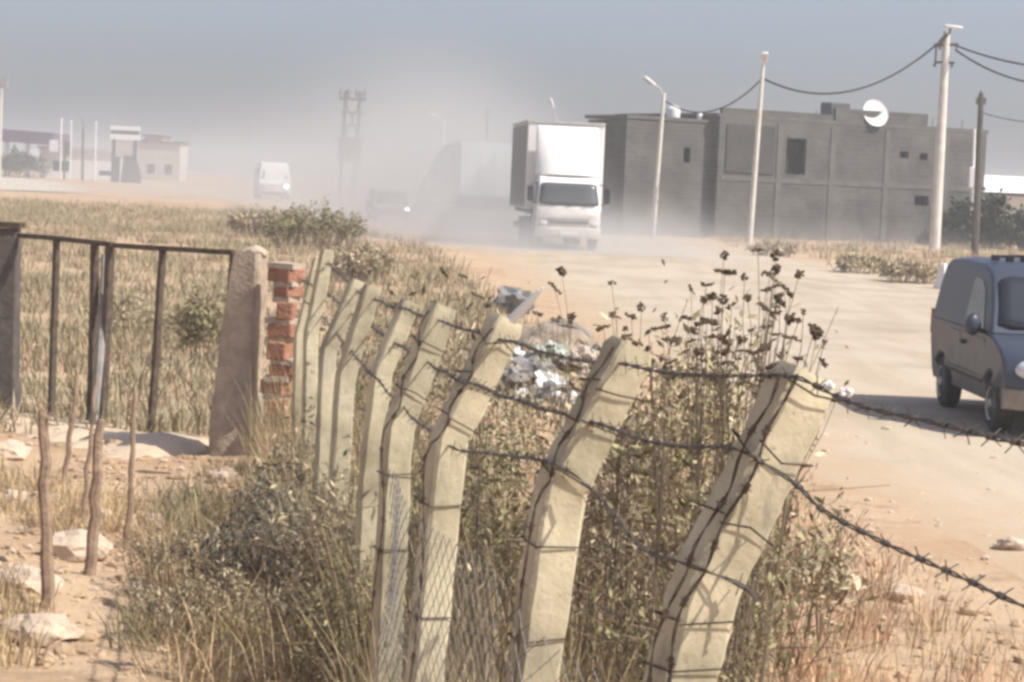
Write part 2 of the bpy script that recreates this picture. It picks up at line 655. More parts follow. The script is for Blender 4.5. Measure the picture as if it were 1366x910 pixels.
pv.inputs['Color'].default_value = (.72, .72, .715, 1)
pv.inputs['Anisotropy'].default_value = 0.1
N, L = t.nodes.new, t.links.new
tc = N('ShaderNodeTexCoord')
nz = N('ShaderNodeTexNoise')
nz.inputs['Scale'].default_value = .17
nz.inputs['Detail'].default_value = 4
nz.inputs['Distortion'].default_value = .6
L(tc.outputs['Object'], nz.inputs['Vector'])
def mth(op, a, b=None):
    n = N('ShaderNodeMath')
    n.operation = op
    for i, s in enumerate((a, b)):
        if s is None: continue
        if isinstance(s, (int, float)): n.inputs[i].default_value = s
        else: L(s, n.inputs[i])
    return n.outputs[0]
BLOBS = [  # centre, sigma, density
    ((-3.0, 85, 0), (3.3, 12, 3.6), .15),
    ((-5.0, 118, 0), (5.4, 22, 5.2), .085),
    ((-20, 150, 0), (12, 25, 4.5), .018),
    ((9, 92, 0), (14, 6, 1.0), .045),
    ((-15, 148, 0), (15, 16, 5.0), .016),
    ((2.0, 84, 0), (6, 8, 1.6), .04),
    ((1.0, 69, 0), (4.4, 3.6, 1.05), .40),
]
tot = None
for c, sg, dn in BLOBS:
    a = N('ShaderNodeVectorMath')
    a.operation = 'SUBTRACT'
    L(tc.outputs['Object'], a.inputs[0])
    a.inputs[1].default_value = c
    b = N('ShaderNodeVectorMath')
    b.operation = 'DIVIDE'
    L(a.outputs[0], b.inputs[0])
    b.inputs[1].default_value = sg
    d = N('ShaderNodeVectorMath')
    d.operation = 'DOT_PRODUCT'
    L(b.outputs[0], d.inputs[0])
    L(b.outputs[0], d.inputs[1])
    e = mth('MULTIPLY', mth('EXPONENT', mth('MULTIPLY', d.outputs['Value'], -1.0)), dn)
    tot = e if tot is None else mth('ADD', tot, e)
nmr = N('ShaderNodeMapRange')
nmr.inputs['From Min'].default_value = .3
nmr.inputs['From Max'].default_value = .7
nmr.inputs['To Min'].default_value = .12
nmr.inputs['To Max'].default_value = 1.9
L(nz.outputs['Fac'], nmr.inputs['Value'])
dens = mth('MAXIMUM', mth('SUBTRACT', mth('MULTIPLY', tot, nmr.outputs['Result']), .0012), 0)
L(dens, pv.inputs['Density'])

# ------------------------------------------------------------------ unfinished block building on the far side of the road
bA = Vector((3.9, 96, .2))
bB = Vector((21.9, 106.3, .2))
be = (bB - bA)
BL = be.length
be.normalize()
bang = math.atan2(be.y, be.x)
bld = thing('block_building', 'long unfinished grey block building with flat roof across the dusty road', 'building', bA, rz=bang)
def wall_holes(mb, x0, x1, z0, z1, y0, y1, holes):
    xs = sorted({x0, x1} | {h[0] for h in holes} | {h[1] for h in holes})
    zs = sorted({z0, z1} | {h[2] for h in holes} | {h[3] for h in holes})
    for j in range(len(zs) - 1):
        run = None
        for i in range(len(xs) - 1):
            cx, cz = (xs[i] + xs[i + 1]) / 2, (zs[j] + zs[j + 1]) / 2
            hole = any(h[0] < cx < h[1] and h[2] < cz < h[3] for h in holes)
            if hole:
                if run is not None: mb.box(((run + xs[i]) / 2, (y0 + y1) / 2, cz), (xs[i] - run, y1 - y0, zs[j + 1] - zs[j]))
                run = None
            elif run is None: run = xs[i]
        if run is not None:
            mb.box(((run + xs[-1]) / 2, (y0 + y1) / 2, cz), (xs[-1] - run, y1 - y0, zs[j + 1] - zs[j]))
def bu(u): return (u - 805) / 492 * BL
mb = MB()
H1, H2 = 2.75, 5.42
holes = [(bu(1022), bu(1048), 3.05, 4.65), (bu(1175), bu(1187), 4.05, 4.35), (bu(1203), bu(1214), 4.0, 4.32), (bu(1199), bu(1219), 1.9, 2.35)]
wall_holes(mb, bu(935), bu(1297), -.6, H2, 0, .22, holes)
mb.box((bu(935) + .11, 4.2, 2.5), (.22, 7.9, 6.1))
mb.box((bu(1297) - .11, 4.2, 2.5), (.22, 7.9, 6.1))
mb.box(((bu(935) + bu(1297)) / 2, 8.25, 2.5), (bu(1297) - bu(935) - .01, .2, 6.1))
build(mb, 'wall', 'block', bld, local=True, smooth=0)
mb = MB()
wall_holes(mb, 1.0, bu(935) - .02, -.6, 5.12, .5, .7, [(4.0, 4.35, 3.35, 4.0)])
mb.box((1.1, 2.2, 2.23), (.2, 2.98, 5.66))
build(mb, 'side_wing', 'block', bld, local=True, smooth=0)
mb = MB()                                                   # concrete frame: columns and beams standing proud of the blocks
for u in (1013, 1083, 1157, 1240):
    mb.box((bu(u), -.02, 2.45), (.30, .036, 5.6))
mb.box(((bu(940) + bu(1292)) / 2, -.014, H1), (bu(1292) - bu(940), .024, .22))
build(mb, 'concrete_frame', 'slab', bld, local=True, smooth=0)
mb = MB()
mb.box(((bu(935) + bu(1297)) / 2, 4.2, H2 + .075), (bu(1297) - bu(935) + .2, 8.4, .14))
mb.box((bu(935) / 2 + .42, 2.2, 5.19), (bu(935) - 1.1, 3.5, .14))
rf = build(mb, 'roof', 'slab', bld, local=True, smooth=0)
mb = MB()
mb.box(((bu(1085) + bu(1212)) / 2, .12, H2 + .42), (bu(1212) - bu(1085), .2, .55))
mb.box(((bu(938) + bu(1082)) / 2, .12, H2 + .27), (bu(1082) - bu(938), .2, .25))
build(mb, 'parapet', 'block', rf, local=True, smooth=0)
for u in (1060, 1072, 1220, 1262, 1290):
    mb = MB()
    mb.tube([(bu(u), .1, H2 + .1), (bu(u) + .03, .1, H2 + .55)], .018, 4)
    build(mb, 'rebar', 'rust', rf, local=True)
for h in holes:                                             # near-black sheet behind each opening, its colour stands for the unlit room
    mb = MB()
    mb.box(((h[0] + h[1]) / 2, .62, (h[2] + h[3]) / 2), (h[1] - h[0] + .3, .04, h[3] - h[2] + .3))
    build(mb, 'window_opening', 'room_shade', bld, local=True, smooth=0)
mb = MB()  # same near-black sheet for the unlit room in the side wing
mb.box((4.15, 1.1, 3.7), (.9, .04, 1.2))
build(mb, 'window_opening', 'room_shade', bld, local=True, smooth=0)
mb = MB()  # flat dark panel, shade of the wall recess put into its colour
mb.box((bu(975), -.03, 4.05), (bu(1006) - bu(944), .05, 2.1))
o = build(mb, 'recess_shade_panel', 'recess_shade', bld, local=True)
bevel(o, .01)
Mb = Matrix.Translation(bA) @ Matrix.Rotation(bang, 4, 'Z')
def bw(x, y, z): return Mb @ Vector((x, y, z))
# things on the roof
dp = bw(bu(1146), .55, H2 + .15)
dish = thing('satellite_dish', 'big round white satellite dish on the flat roof of the block building', 'satellite dish', dp)
mb = MB()
dm = Matrix.Translation(dp + Vector((-.05, -.55, .42))) @ Vector((.35, -.9, .3)).to_track_quat('Z', 'Y').to_matrix().to_4x4()
prof = [(r, .13 * (r / .64) ** 2) for r in (.02, .15, .3, .45, .56, .64)] + [(.65, .14), (.61, .10), (.4, .06), (.02, -.03)]
mb.lathe(prof, 28, dm)
build(mb, 'reflector', 'white', dish)
mb = MB()
mb.tube([dp, dp + Vector((0, 0, .3)), dp + Vector((-.04, -.46, .42))], .045, 8)
build(mb, 'mast', 'galv', dish)
mb = MB()
mb.tube([dm @ Vector((0, -.6, .12)), dm @ Vector((0, -.1, .75))], .015, 5)
mb.box(dm @ Vector((0, -.08, .78)), (.05, .05, .06))
build(mb, 'feed_arm', 'galv', dish)
tp = bw(bu(1100), .9, H2 + .15)
tk = thing('roof_tank', 'dark rectangular tank on the roof left of the satellite dish', 'tank', tp)
mb = MB()
mb.box(tp + Vector((0, 0, .55)), (1.1, .8, .55), Matrix.Rotation(bang, 3, 'Z'))
bevel(build(mb, 'tank_body', 'signgrey', tk), .04)
mb = MB()
for sx in (-.4, .4): mb.box(tp + Matrix.Rotation(bang, 3, 'Z') @ Vector((sx, 0, .14)), (.08, .7, .27), Matrix.Rotation(bang, 3, 'Z'))
build(mb, 'tank_stand', 'rust', tk)
for u, lab, sc in ((897, 'white plastic water tank on the low roof behind the slim street lamp', 1.0), (931, 'small white vent box at the step of the roof', .45)):
    tp = bw(bu(u), 1.3, 5.26)
    tk = thing('water_tank', lab, 'tank', tp)
    mb = MB()
    w = .62 * sc
    mb.lathe([(w * .3, 0), (w * .48, .03), (w * .5, .1), (w * .5, .34 * (sc + .2)), (w * .4, .42 * (sc + .2)), (w * .15, .45 * (sc + .2))], 18, Matrix.Translation(tp))
    build(mb, 'tank_body', 'white', tk)
    mb = MB()
    mb.lathe([(w * .16, 0), (w * .16, .06)], 12, Matrix.Translation(tp + Vector((0, 0, .45 * (sc + .2) - .01))))
    build(mb, 'lid', 'white', tk)

# ------------------------------------------------------------------ poles, street lamps, cables
def lean(base, top_u, top_v, D):
    return P(top_u, top_v, D)
def street_lamp(u0, v0, u1, v1, D, head, label, r=.11, dark=False, double=False):
    b = GU(u0, D, v0)
    t = P(u1, v1, D)
    root = thing('street_lamp', label, 'street lamp', b, 'street lamps along the road')
    mb = MB()
    mb.tube([b - Vector((0, 0, .2)), b.lerp(t, .5), t], [r, r * .85, r * .65], 10)
    build(mb, 'pole', 'concrete_pole' if not dark else 'steelgrey', root)
    hu, hv = head
    e = P(hu, hv, D - .3)
    mb = MB()
    mb.tube([t - Vector((0, 0, .25)), t.lerp(e, .35) + Vector((0, 0, .05)), e], .035, 6)
    build(mb, 'arm', 'galv' if not dark else 'steelgrey', root)
    d = (e - t)
    d = Vector((d.x, d.y, d.z)).normalized()
    rot = d.to_track_quat('X', 'Z').to_matrix()
    mb = MB()
    mb.box(e + d * .22, (.62, .26, .10), rot)
    hd = bevel(build(mb, 'lamp_head', 'white' if not dark else 'steelgrey', root), .04)
    mb = MB()
    mb.box(e + d * .26 + rot @ Vector((0, 0, -.062)), (.42, .2, .03), rot)
    build(mb, 'lens', 'lampglass', hd)
    return root, b, t
LA = street_lamp(1000, 318, 1018, 88, 92, (1019, 81), 'white street lamp in front of the block building, lamp head close on its top', .125)
LB = street_lamp(870, 320, 886, 124, 94, (871, 112), 'slim white street lamp between the truck and the tall lamp, arm pointing left', .115)
LC = street_lamp(583, 268, 593, 160, 150, (581, 154), 'white street lamp rising from the dust in front of the pale blue truck', .15)
LD = street_lamp(740, 268, 743, 160, 130, (737, 142), 'distant street lamp seen over the roof of the white truck', .12)
LE = street_lamp(648, 268, 650, 160, 150, (650, 154), 'dim dark street lamp just left of the white truck', .12, dark=True)
LF = street_lamp(110, 238, 111, 170, 262, (110, 163), 'far dark lamp standing over the white forecourt shop', .16, dark=True)

# big concrete utility pole
D = 95
b = GU(1247, D, 325)
t = P(1263, 42, D)
up = thing('utility_pole', 'tall thick concrete power pole with crossarm and lamp at its top', 'utility pole', b)
mb = MB()
mb.tube([b - Vector((0, 0, .3)), b.lerp(t, .5), t], [.24, .20, .145], 12)
build(mb, 'pole', 'concrete_pole', up)
mb = MB()
ca = P(1262, 60, D)
mb.box(ca, (1.0, .10, .12), Matrix.Rotation(R(-4), 3, 'Y'))
mb.box(ca + Vector((0, -.08, -.75)), (.75, .09, .1))
mb.box(ca + Vector((-.42, -.05, -.4)), (.07, .07, .9))
xr = build(mb, 'crossarm', 'rust', up)
for i, dx in enumerate((-.44, -.25, .3, .46)):
    mb = MB()
    mb.lathe([(.03, 0), (.07, .03), (.045, .07), (.075, .10), (.03, .16)], 8, Matrix.Translation(ca + Vector((dx, -.02, -.22 if i % 2 else -.95))))
    build(mb, 'insulator', 'insul', xr)
mb = MB()
mb.tube([ca + Vector((-.1, 0, .1)), P(1266, 46, D), P(1268, 38, D - .5)], .05, 6)
mb.box(P(1258, 52, D - .2), (.5, .18, .16), Matrix.Rotation(R(-50), 3, 'Y'))
build(mb, 'bracket', 'steelgrey', up)
mb = MB()
mb.box(P(1272, 36, D - .6), (.75, .28, .12), Matrix.Rotation(R(5), 3, 'Y'))
bevel(build(mb, 'lamp_head', 'white', up), .04)
big_top = ca
# wooden pole and thin white post at the right
D = 84
b = GU(1301, D, 332)
t = P(1309, 126, D)
wp = thing('wooden_pole', 'dark wooden power pole standing right of the block building', 'utility pole', b)
mb = MB()
mb.tube([b - Vector((0, 0, .3)), t], [.15, .10], 9)
build(mb, 'pole', 'woodpole', wp)
mb = MB()
mb.box(t - Vector((0, 0, .25)), (.34, .16, .26))
mb.lathe([(.06, 0), (.08, .05), (.05, .12), (.02, .16)], 8, Matrix.Translation(t))
build(mb, 'insulator', 'insul', wp)
D = 101
b = GU(1296, D, 320)
tpost = P(1300, 172, D)
mp_ = thing('meter_post', 'thin white post with a box beside the dark wooden pole', 'post', b)
mb = MB()
mb.tube([b - Vector((0, 0, .2)), tpost], [.09, .06], 8)
build(mb, 'post', 'white', mp_)
mb = MB()
mb.box(P(1297, 237, D - .15), (.3, .2, .95))
bevel(build(mb, 'meter_box', 'white', mp_), .03)
def cable(name, a, b, sag, label, r=.035):
    mb = MB()
    n = 24
    mb.tube([a.lerp(b, i / n) - Vector((0, 0, sag * 4 * (i / n) * (1 - i / n))) for i in range(n + 1)], r, 6)
    o = build(mb, name, 'blackplastic', loc=a)
    return tag(o, label, 'cable', 'overhead cables')
tA = LA[2] - Vector((0, 0, .5))
bt = big_top
cable('overhead_cable', tA, bt + Vector((-.4, 0, 0)), 1.25, 'black cable sagging from the tall street lamp up to the power pole', .045)
cable('overhead_cable', LB[2] - Vector((.0, 0, .3)), tA, .9, 'black cable from the slim street lamp to the tall street lamp', .03)
cable('overhead_cable', bt + Vector((.4, 0, 0)), P(1520, 86, 84), .5, 'upper black cable leaving the power pole at the right edge', .045)
cable('overhead_cable', bt + Vector((.42, -.02, -.2)), P(1520, 92, 84), 1.0, 'lower black cable leaving the power pole at the right edge', .045)
cable('overhead_cable', t - Vector((0, 0, .3)) if False else P(1309, 150, 84), P(1500, 150, 80), .4, 'thin faint cable running right from the dark wooden pole', .016)

# ------------------------------------------------------------------ foliage builders
def leaves_mesh(centres, size, up_bias=.3, asp=.34):
    n = len(centres)
    c = np.asarray(centres)
    d = rng.normal(size=(n, 3))
    d[:, 2] += up_bias
    d /= np.linalg.norm(d, axis=1)[:, None]
    e = rng.normal(size=(n, 3))
    e = np.cross(d, e)
    e /= np.linalg.norm(e, axis=1)[:, None]
    s = size * rng.uniform(.35, 1.0, n)[:, None] ** 1.6 * 1.9
    v = np.stack([c, c + d * s * .5 + e * s * asp * .5, c + d * s, c + d * s * .5 - e * s * asp * .5], 1).reshape(-1, 3)
    f = [(4 * i, 4 * i + 1, 4 * i + 2, 4 * i + 3) for i in range(n)]
    return v, f
def blades_mesh(base, h, leanv, w):
    n = len(base)
    a = rng.uniform(0, math.pi, n)
    sd_ = np.stack([np.cos(a), np.sin(a), np.zeros(n)], 1) * (w / 2)[:, None]
    mid = base + leanv * .4 + np.stack([np.zeros(n), np.zeros(n), h * .58], 1)
    tip = base + leanv + np.stack([np.zeros(n), np.zeros(n), h], 1)
    v = np.stack([base - sd_, base + sd_, mid + sd_ * .8, mid - sd_ * .8, tip], 1).reshape(-1, 5, 3).reshape(-1, 3)
    f = []
    for i in range(n):
        k = 5 * i
        f += [(k, k + 1, k + 2, k + 3), (k + 3, k + 2, k + 4)]
    return v, f
def grass(name, mat, tufts, per, h, w, spread, lean_=.45):
    # tufts: list of (x, y, scale)
    B, Hh, Ln, Ww = [], [], [], []
    for (x, y, s) in tufts:
        k = max(3, int(per * rng.uniform(.6, 1.4)))
        a = rng.uniform(0, 2 * math.pi, k)
        r_ = spread * s * np.sqrt(rng.uniform(0, 1, k))
        bx, by = x + r_ * np.cos(a), y + r_ * np.sin(a)
        z0 = gh(x, y) - .02
        hh = h * s * rng.uniform(.45, 1.2, k)
        a2 = a + rng.normal(0, .7, k)
        l_ = hh * lean_ * rng.uniform(.2, 1.6, k)
        B.append(np.stack([bx, by, np.full(k, z0)], 1))
        Hh.append(hh)
        Ln.append(np.stack([l_ * np.cos(a2), l_ * np.sin(a2), -l_ * .25], 1))
        Ww.append(w * (.6 + .4 * s) * rng.uniform(.6, 1.4, k))
    v, f = blades_mesh(np.concatenate(B), np.concatenate(Hh), np.concatenate(Ln), np.concatenate(Ww))
    o = link_mesh(name, v, f, mat, smooth=0)
    return tag(o, kind='stuff')
def shrub(name, label, cat, base, H, rad, nst, nlf, lsize, leafmat, stemmat='twig', seed=1, group=None, zmin=0.0, base_r=.12, lo=.15, up=.5, thick=.006):
    r2 = np.random.default_rng(seed)
    root = thing(name, label, cat, base, group)
    mb = MB()
    tips = []
    for i in range(nst):
        a = r2.uniform(0, 2 * math.pi)
        q = math.sqrt(r2.uniform(0, 1))
        hh = H * r2.uniform(.55, 1.05) * (1 - .35 * q * q)
        p0 = base + Vector((math.cos(a) * base_r * q, math.sin(a) * base_r * q, -.03))
        p2 = base + Vector((math.cos(a) * rad[0] * q, math.sin(a) * rad[1] * q, hh))
        p1 = p0.lerp(p2, .5) + Vector((r2.normal(0, .06) * H, r2.normal(0, .06) * H, .08 * H))
        mb.tube([p0, p1, p2], [thick, thick * .75, thick * .4], 4, cap=False)
        for k in range(3):
            tt = r2.uniform(.35, 1.0)
            o_ = (p0.lerp(p1, tt * 2) if tt < .5 else p1.lerp(p2, tt * 2 - 1))
            e_ = o_ + Vector((r2.normal(0, .12) * H, r2.normal(0, .12) * H, abs(r2.normal(0, .14)) * H))
            mb.tube([o_, e_], [thick * .5, thick * .3], 3, cap=False)
            tips.append((o_, e_))
        tips.append((p1, p2))
    build(mb, 'stems', stemmat, root)
    n_t = len(tips)
    cs = []
    sg = .042 * H
    wts = r2.uniform(.1, 1, n_t) ** 2
    wts /= wts.sum()
    for i in r2.choice(n_t, nlf, p=wts):
        o_, e_ = tips[i]
        p = o_.lerp(e_, r2.uniform(lo, 1.05))
        z = p.z + r2.normal(0, sg)
        if z < base.z + .02 or (z - base.z < zmin and r2.random() < .72): continue
        cs.append((p.x + r2.normal(0, sg), p.y + r2.normal(0, sg), z))
    v, f = leaves_mesh(cs, lsize, up)
    link_mesh('foliage', v, f, leafmat, root, smooth=0)
    return root

# ------------------------------------------------------------------ far left: petrol forecourt, totem, far buildings
D = 268
def far_box(u0, v0, u1, v1, D, depth):
    a, b = P(u0, v1, D), P(u1, v0, D)
    return a, b
a, b = P(-60, 205, D), P(74, 178, D)
b0 = GU(20, D, 240)
can = thing('station_canopy', 'long forecourt canopy with dark purple fascia at the far left', 'canopy', b0)
mb = MB()
mb.box(((a.x + b.x) / 2, D + 5, 5.2), (b.x - a.x, 10, 1.5), Matrix.Rotation(R(2.0), 3, 'Y'))
bevel(build(mb, 'fascia', 'purple', can, smooth=0), .08)
for u in (-20, 8, 36):
    p = GU(u, D + 2, 240)
    mb = MB()
    mb.box(p + Vector((0, 0, 2.3)), (.5, .5, 4.6))
    build(mb, 'column', 'white', can, smooth=0)
mb = MB()
mb.box((GU(40, D, 240) + Vector((.4, -.3, 2.6))), (.9, .5, 1.6))
build(mb, 'white_panel', 'white', can, smooth=0)
# kiosk
b0 = GU(108, D + 10, 240)
ks = thing('station_shop', 'low white flat roofed shop between the canopy and the price sign', 'building', b0)
mb = MB()
w = 10.2
wall_holes(mb, b0.x - w / 2, b0.x + w / 2, b0.z - .3, b0.z + 3.6, b0.y - .15, b0.y + .15, [(b0.x - 3.6, b0.x - 1.5, b0.z + .9, b0.z + 2.2), (b0.x + 2.2, b0.x + 4.4, b0.z + .6, b0.z + 1.2)])
mb.box((b0.x, b0.y + 3, b0.z + 1.7), (w - .1, 5.4, 3.4))
build(mb, 'wall', 'white', ks, smooth=0)
mb = MB()
mb.box((b0.x, b0.y + 2.8, b0.z + 3.75), (w + .6, 6.6, .3))
build(mb, 'roof', 'concrete_pale', ks, smooth=0)
for dx in (-2.55, 3.3):
    mb = MB()
    mb.box((b0.x + dx, b0.y + .2, b0.z + 1.3), (2.4, .05, 1.9))
    build(mb, 'window', 'glass', ks, smooth=0)
for (u, v, lab, wd) in ((80, 162, 'slim white flagpole nearest the purple canopy', .22), (93, 165, 'white flagpole just right of the far dark lamp base', .2), (126, 166, 'white flagpole nearest the price sign', .2)):
    b_ = GU(u, D - 3, 240)
    mb = MB()
    t_ = P(u + 2, v, D - 3)
    mb.tube([b_ - Vector((0, 0, .2)), t_], [wd * .6, wd * .4], 8)
    mb.lathe([(wd * .3, 0), (wd * .7, .1), (wd * .7, .25), (wd * .2, .35)], 8, Matrix.Translation(t_))
    tag(build(mb, 'flagpole', 'white', loc=b_), lab, 'flagpole', 'flagpoles by the forecourt')
b_ = GU(84, D - 4, 240)
bn = thing('forecourt_banner', 'grey and white upright banner board beside the canopy end', 'sign', b_)
mb = MB()
mb.box(b_ + Vector((-1.2, 0, 3.9)), (1.0, .15, 1.4))
build(mb, 'white_board', 'white', bn, smooth=0)
mb = MB()
mb.box(b_ + Vector((.35, 0, 3.6)), (.75, .15, 1.7))
build(mb, 'grey_board', 'steelgrey', bn, smooth=0)
mb = MB()
mb.box(b_ + Vector((.1, .15, 2.2)), (.22, .12, 4.6))
build(mb, 'post', 'signgrey', bn, smooth=0)
# totem
D = 258
b_ = GU(165, D, 243)
tt = thing('price_sign', 'tall station price sign with white double header and grey base', 'sign', b_)
t_ = P(165, 168, D)
hh = t_.z - b_.z
def tb(name, mat, dx, dz, sx, sz, dy=0, sy=.5):
    mb = MB()
    mb.box(b_ + Vector((dx, dy, dz)), (sx, sy, sz))
    return build(mb, name, mat, tt, smooth=0)
tb('header', 'white', 0, hh - .28, 3.3, .5)
tb('header_stripe', 'signgrey', 0, hh - .75, 3.1, .42)
tb('header', 'white', 0, hh - 1.3, 3.35, .66)
tb('side_post', 'signgrey', -1.25, hh / 2 - .8, .32, hh - 1.6)
tb('side_post', 'signgrey', 1.25, hh / 2 - .8, .32, hh - 1.6)
tb('white_panel', 'concrete_pale', 0, hh - 2.75, 2.05, 2.1, dy=.05)
tb('base_panel', 'signgrey', -.95, 1.45, .95, 2.95, dy=-.26, sy=.3)
mb = MB()
mb.prism([(-.3, 0), (2.05, 0), (1.95, 1.3), (1.3, 3.1), (.0, 3.1)], .4, Matrix.Translation(b_ + Vector((0, -.1, 0))) @ Matrix.Rotation(R(90), 4, 'X'))
build(mb, 'base_panel', 'signgrey', tt, smooth=0)
# lamp mast at the very left edge
b_ = GU(-2, 240, 240)
mb = MB()
t_ = P(2, 105, 240)
lm = thing('light_mast', 'tall faint light mast cut by the left edge of the picture', 'street lamp', b_)
mb.tube([b_ - Vector((0, 0, .2)), t_], [.28, .16], 8)
build(mb, 'pole', 'concrete_pale', lm)
mb = MB()
mb.box(t_ + Vector((0, 0, -.4)), (1.4, .5, 1.1))
build(mb, 'lamp_head', 'greyrag', lm)
# faded houses past the totem
for (u0, u1, v0, D, lab, mat) in ((185, 240, 190, 330, 'faded pale house in the dust right of the price sign', 'concrete_pale'), (192, 216, 182, 345, 'faded brownish block rising behind the pale house', 'pinkplaster')):
    b_ = GU((u0 + u1) / 2, D, 245)
    w = (u1 - u0) * D / F
    z1 = P((u0 + u1) / 2, v0, D).z
    h_ = thing('far_house', lab, 'building', b_)
    mb = MB()
    wall_holes(mb, b_.x - w / 2, b_.x + w / 2, -.3, z1, D - .15, D + .15, [(b_.x - w * .3, b_.x - w * .1, 1.2, 2.6), (b_.x + w * .12, b_.x + w * .32, 1.2, 2.6)])
    mb.box((b_.x, D + 4, z1 / 2), (w - .05, 7.4, z1 - .1))
    build(mb, 'wall', mat, h_, smooth=0)
    mb = MB()
    mb.box((b_.x, D + 3.7, z1 + .12), (w + .6, 8.4, .22))
    build(mb, 'roof', 'slab', h_, smooth=0)
    for s_ in (-.2, .22):
        mb = MB()
        mb.box((b_.x + w * s_, D + .17, 1.9), (w * .24, .04, 1.7))
        build(mb, 'window', 'glass', h_, smooth=0)
b_ = GU(18, 262, 238)
shrub('hedge', 'dark green hedge under the purple forecourt canopy', 'hedge', b_, 3.0, (3.4, 1.5), 60, 2200, .45, 'leaf_tree', seed=3, base_r=2.5, thick=.03)

# transformer pole in the dust
D = 170
b_ = GU(462, D, 268)
z1 = P(466, 122, D).z
tp = thing('transformer_pole', 'dark transformer frame on twin poles standing up out of the dust', 'utility pole', b_)
for s_ in (-1, 1):
    mb = MB()
    mb.tube([b_ + Vector((s_ * .55, 0, -.2)), Vector((b_.x + s_ * .55 + .2, b_.y, z1))], [.17, .13], 8)
    build(mb, 'pole', 'signgrey', tp)
for k, (dz, w, hgt) in enumerate(((-.6, 2.0, .2), (-1.6, 1.8, .16), (-2.6, 1.7, .16), (-3.6, 2.1, .24))):
    mb = MB()
    mb.box(Vector((b_.x + .2, b_.y - .15, z1 + dz)), (w, .18, hgt))
    ca_ = build(mb, 'crossarm', 'signgrey', tp)
    if k == 0:
        for dx in (-.9, -.3, .3, .9):
            mb = MB()
            mb.lathe([(.06, 0), (.16, .1), (.08, .25), (.16, .4), (.08, .55), (.04, .75)], 8, Matrix.Translation((b_.x + .2 + dx, b_.y - .15, z1 + dz + .06)))
            build(mb, 'insulator', 'insul', ca_)
mb = MB()
for s_ in (-1, 1): mb.tube([(b_.x - s_ * .55 + .2, b_.y, z1 - 3.4), (b_.x + s_ * .55 + .2, b_.y, z1 - .8)], .06, 5)
build(mb, 'brace', 'signgrey', tp)
mb = MB()
mb.box(Vector((b_.x + .15, b_.y - .4, z1 - 4.5)), (1.7, .9, 1.5))
for i in range(6): mb.box(Vector((b_.x - .6 + i * .3, b_.y - .95, z1 - 4.5)), (.06, .22, 1.0))
build(mb, 'transformer', 'signgrey', tp)

# ------------------------------------------------------------------ right: white sheds and trees
D = 150
b_ = GU(1390, D, 318)
sh = thing('white_shed', 'long white shed with a dark eave line at the right edge', 'building', b_)
zt = P(1340, 262, D).z
mb = MB()
wall_holes(mb, P(1308, 262, D).x, P(1308, 262, D).x + 14, -.3, zt, D, D + .25, [(b_.x + 1, b_.x + 2.5, .8, 2.0)])
mb.box((P(1308, 262, D).x + 7, D + 4.2, zt / 2), (13.8, 7.8, zt - .1))
build(mb, 'wall', 'white', sh, smooth=0)
mb = MB()
mb.box((P(1308, 262, D).x + 7, D - .25, zt + .12), (14.2, .5, .2))
build(mb, 'eave', 'signgrey', sh, smooth=0)
mb = MB()
mb.prism([(-1.2, 0), (9.2, 0), (4, 1.15)], 14.8, Matrix.Translation((P(1308, 262, D).x - .4, D - .6, zt + .24)) @ Matrix(((0, 0, 1, 0), (1, 0, 0, 0), (0, 1, 0, 0), (0, 0, 0, 1))))
build(mb, 'roof', 'white', sh, smooth=0)
D = 112
b_ = GU(1281, D, 318)
gw = thing('boundary_wall', 'short white wall with an open bay right of the block building', 'wall', b_)
z1 = P(1281, 266, D).z
mb = MB()
mb.box((b_.x, D, z1 - .25), (1.5, .2, .6))
for dx in (-.65, .65): mb.box((b_.x + dx, D + .003, z1 / 2 - .28), (.22, .2, z1 - .55))
build(mb, 'wall', 'white', gw, smooth=0)
mb = MB()
mb.box((b_.x, D, z1 + .08), (1.7, .32, .06))
build(mb, 'coping', 'concrete_pale', gw, smooth=0)
for i, (u, D, hgt, rx, lab) in enumerate(((1282, 104, 1.9, .85, 'dark rounded roadside tree right behind the thick power pole'), (1318, 100, 2.2, .7, 'tallest dark tree just right of the wooden pole'), (1366, 98, 1.55, 1.1, 'dark green bushy tree cut by the right picture edge'))):
    b_ = GU(u, D, 322)
    t_ = thing('roadside_tree', lab, 'tree', b_, 'trees on the far side of the road')
    mb = MB()
    mb.tube([b_ - Vector((0, 0, .2)), b_ + Vector((.05, 0, hgt * .35)), b_ + Vector((.1, 0, hgt * .7))], [.12, .09, .04], 7)
    for k in range(6):
        a_ = k * 1.05
        mb.tube([b_ + Vector((0, 0, hgt * (.2 + .06 * k))), b_ + Vector((math.cos(a_) * rx * .7, math.sin(a_) * rx * .7, hgt * (.45 + .08 * k)))], [.05, .02], 5)
    build(mb, 'trunk', 'woodpole', t_)
    cs = []
    for k in range(26):
        a_, q = rng.uniform(0, 6.28), math.sqrt(rng.uniform(0, 1))
        zc = hgt * rng.uniform(.15, .92)
        rr = rx * q * math.sqrt(max(.1, 1 - (zc / hgt - .45) ** 2 * 2.2))
        cc = np.array([b_.x + math.cos(a_) * rr, b_.y + math.sin(a_) * rr, b_.z + zc])
        cs.append(cc + rng.normal(0, .22, (130, 3)))
    v, f = leaves_mesh(np.concatenate(cs), .2, .2, .6)
    link_mesh('crown', v, f, 'leaf_tree', t_, smooth=0)
# white marker stone by the road
p = G(1257, 386)
mk = thing('road_marker', 'small pale pyramid marker on the bank left of the van', 'marker', p)
mb = MB()
mb.lathe([(.24, 0), (.23, .08), (.10, .62), (.05, .66)], 4, Matrix.Translation(p))
build(mb, 'marker_body', 'plastic_white', mk, smooth=0)

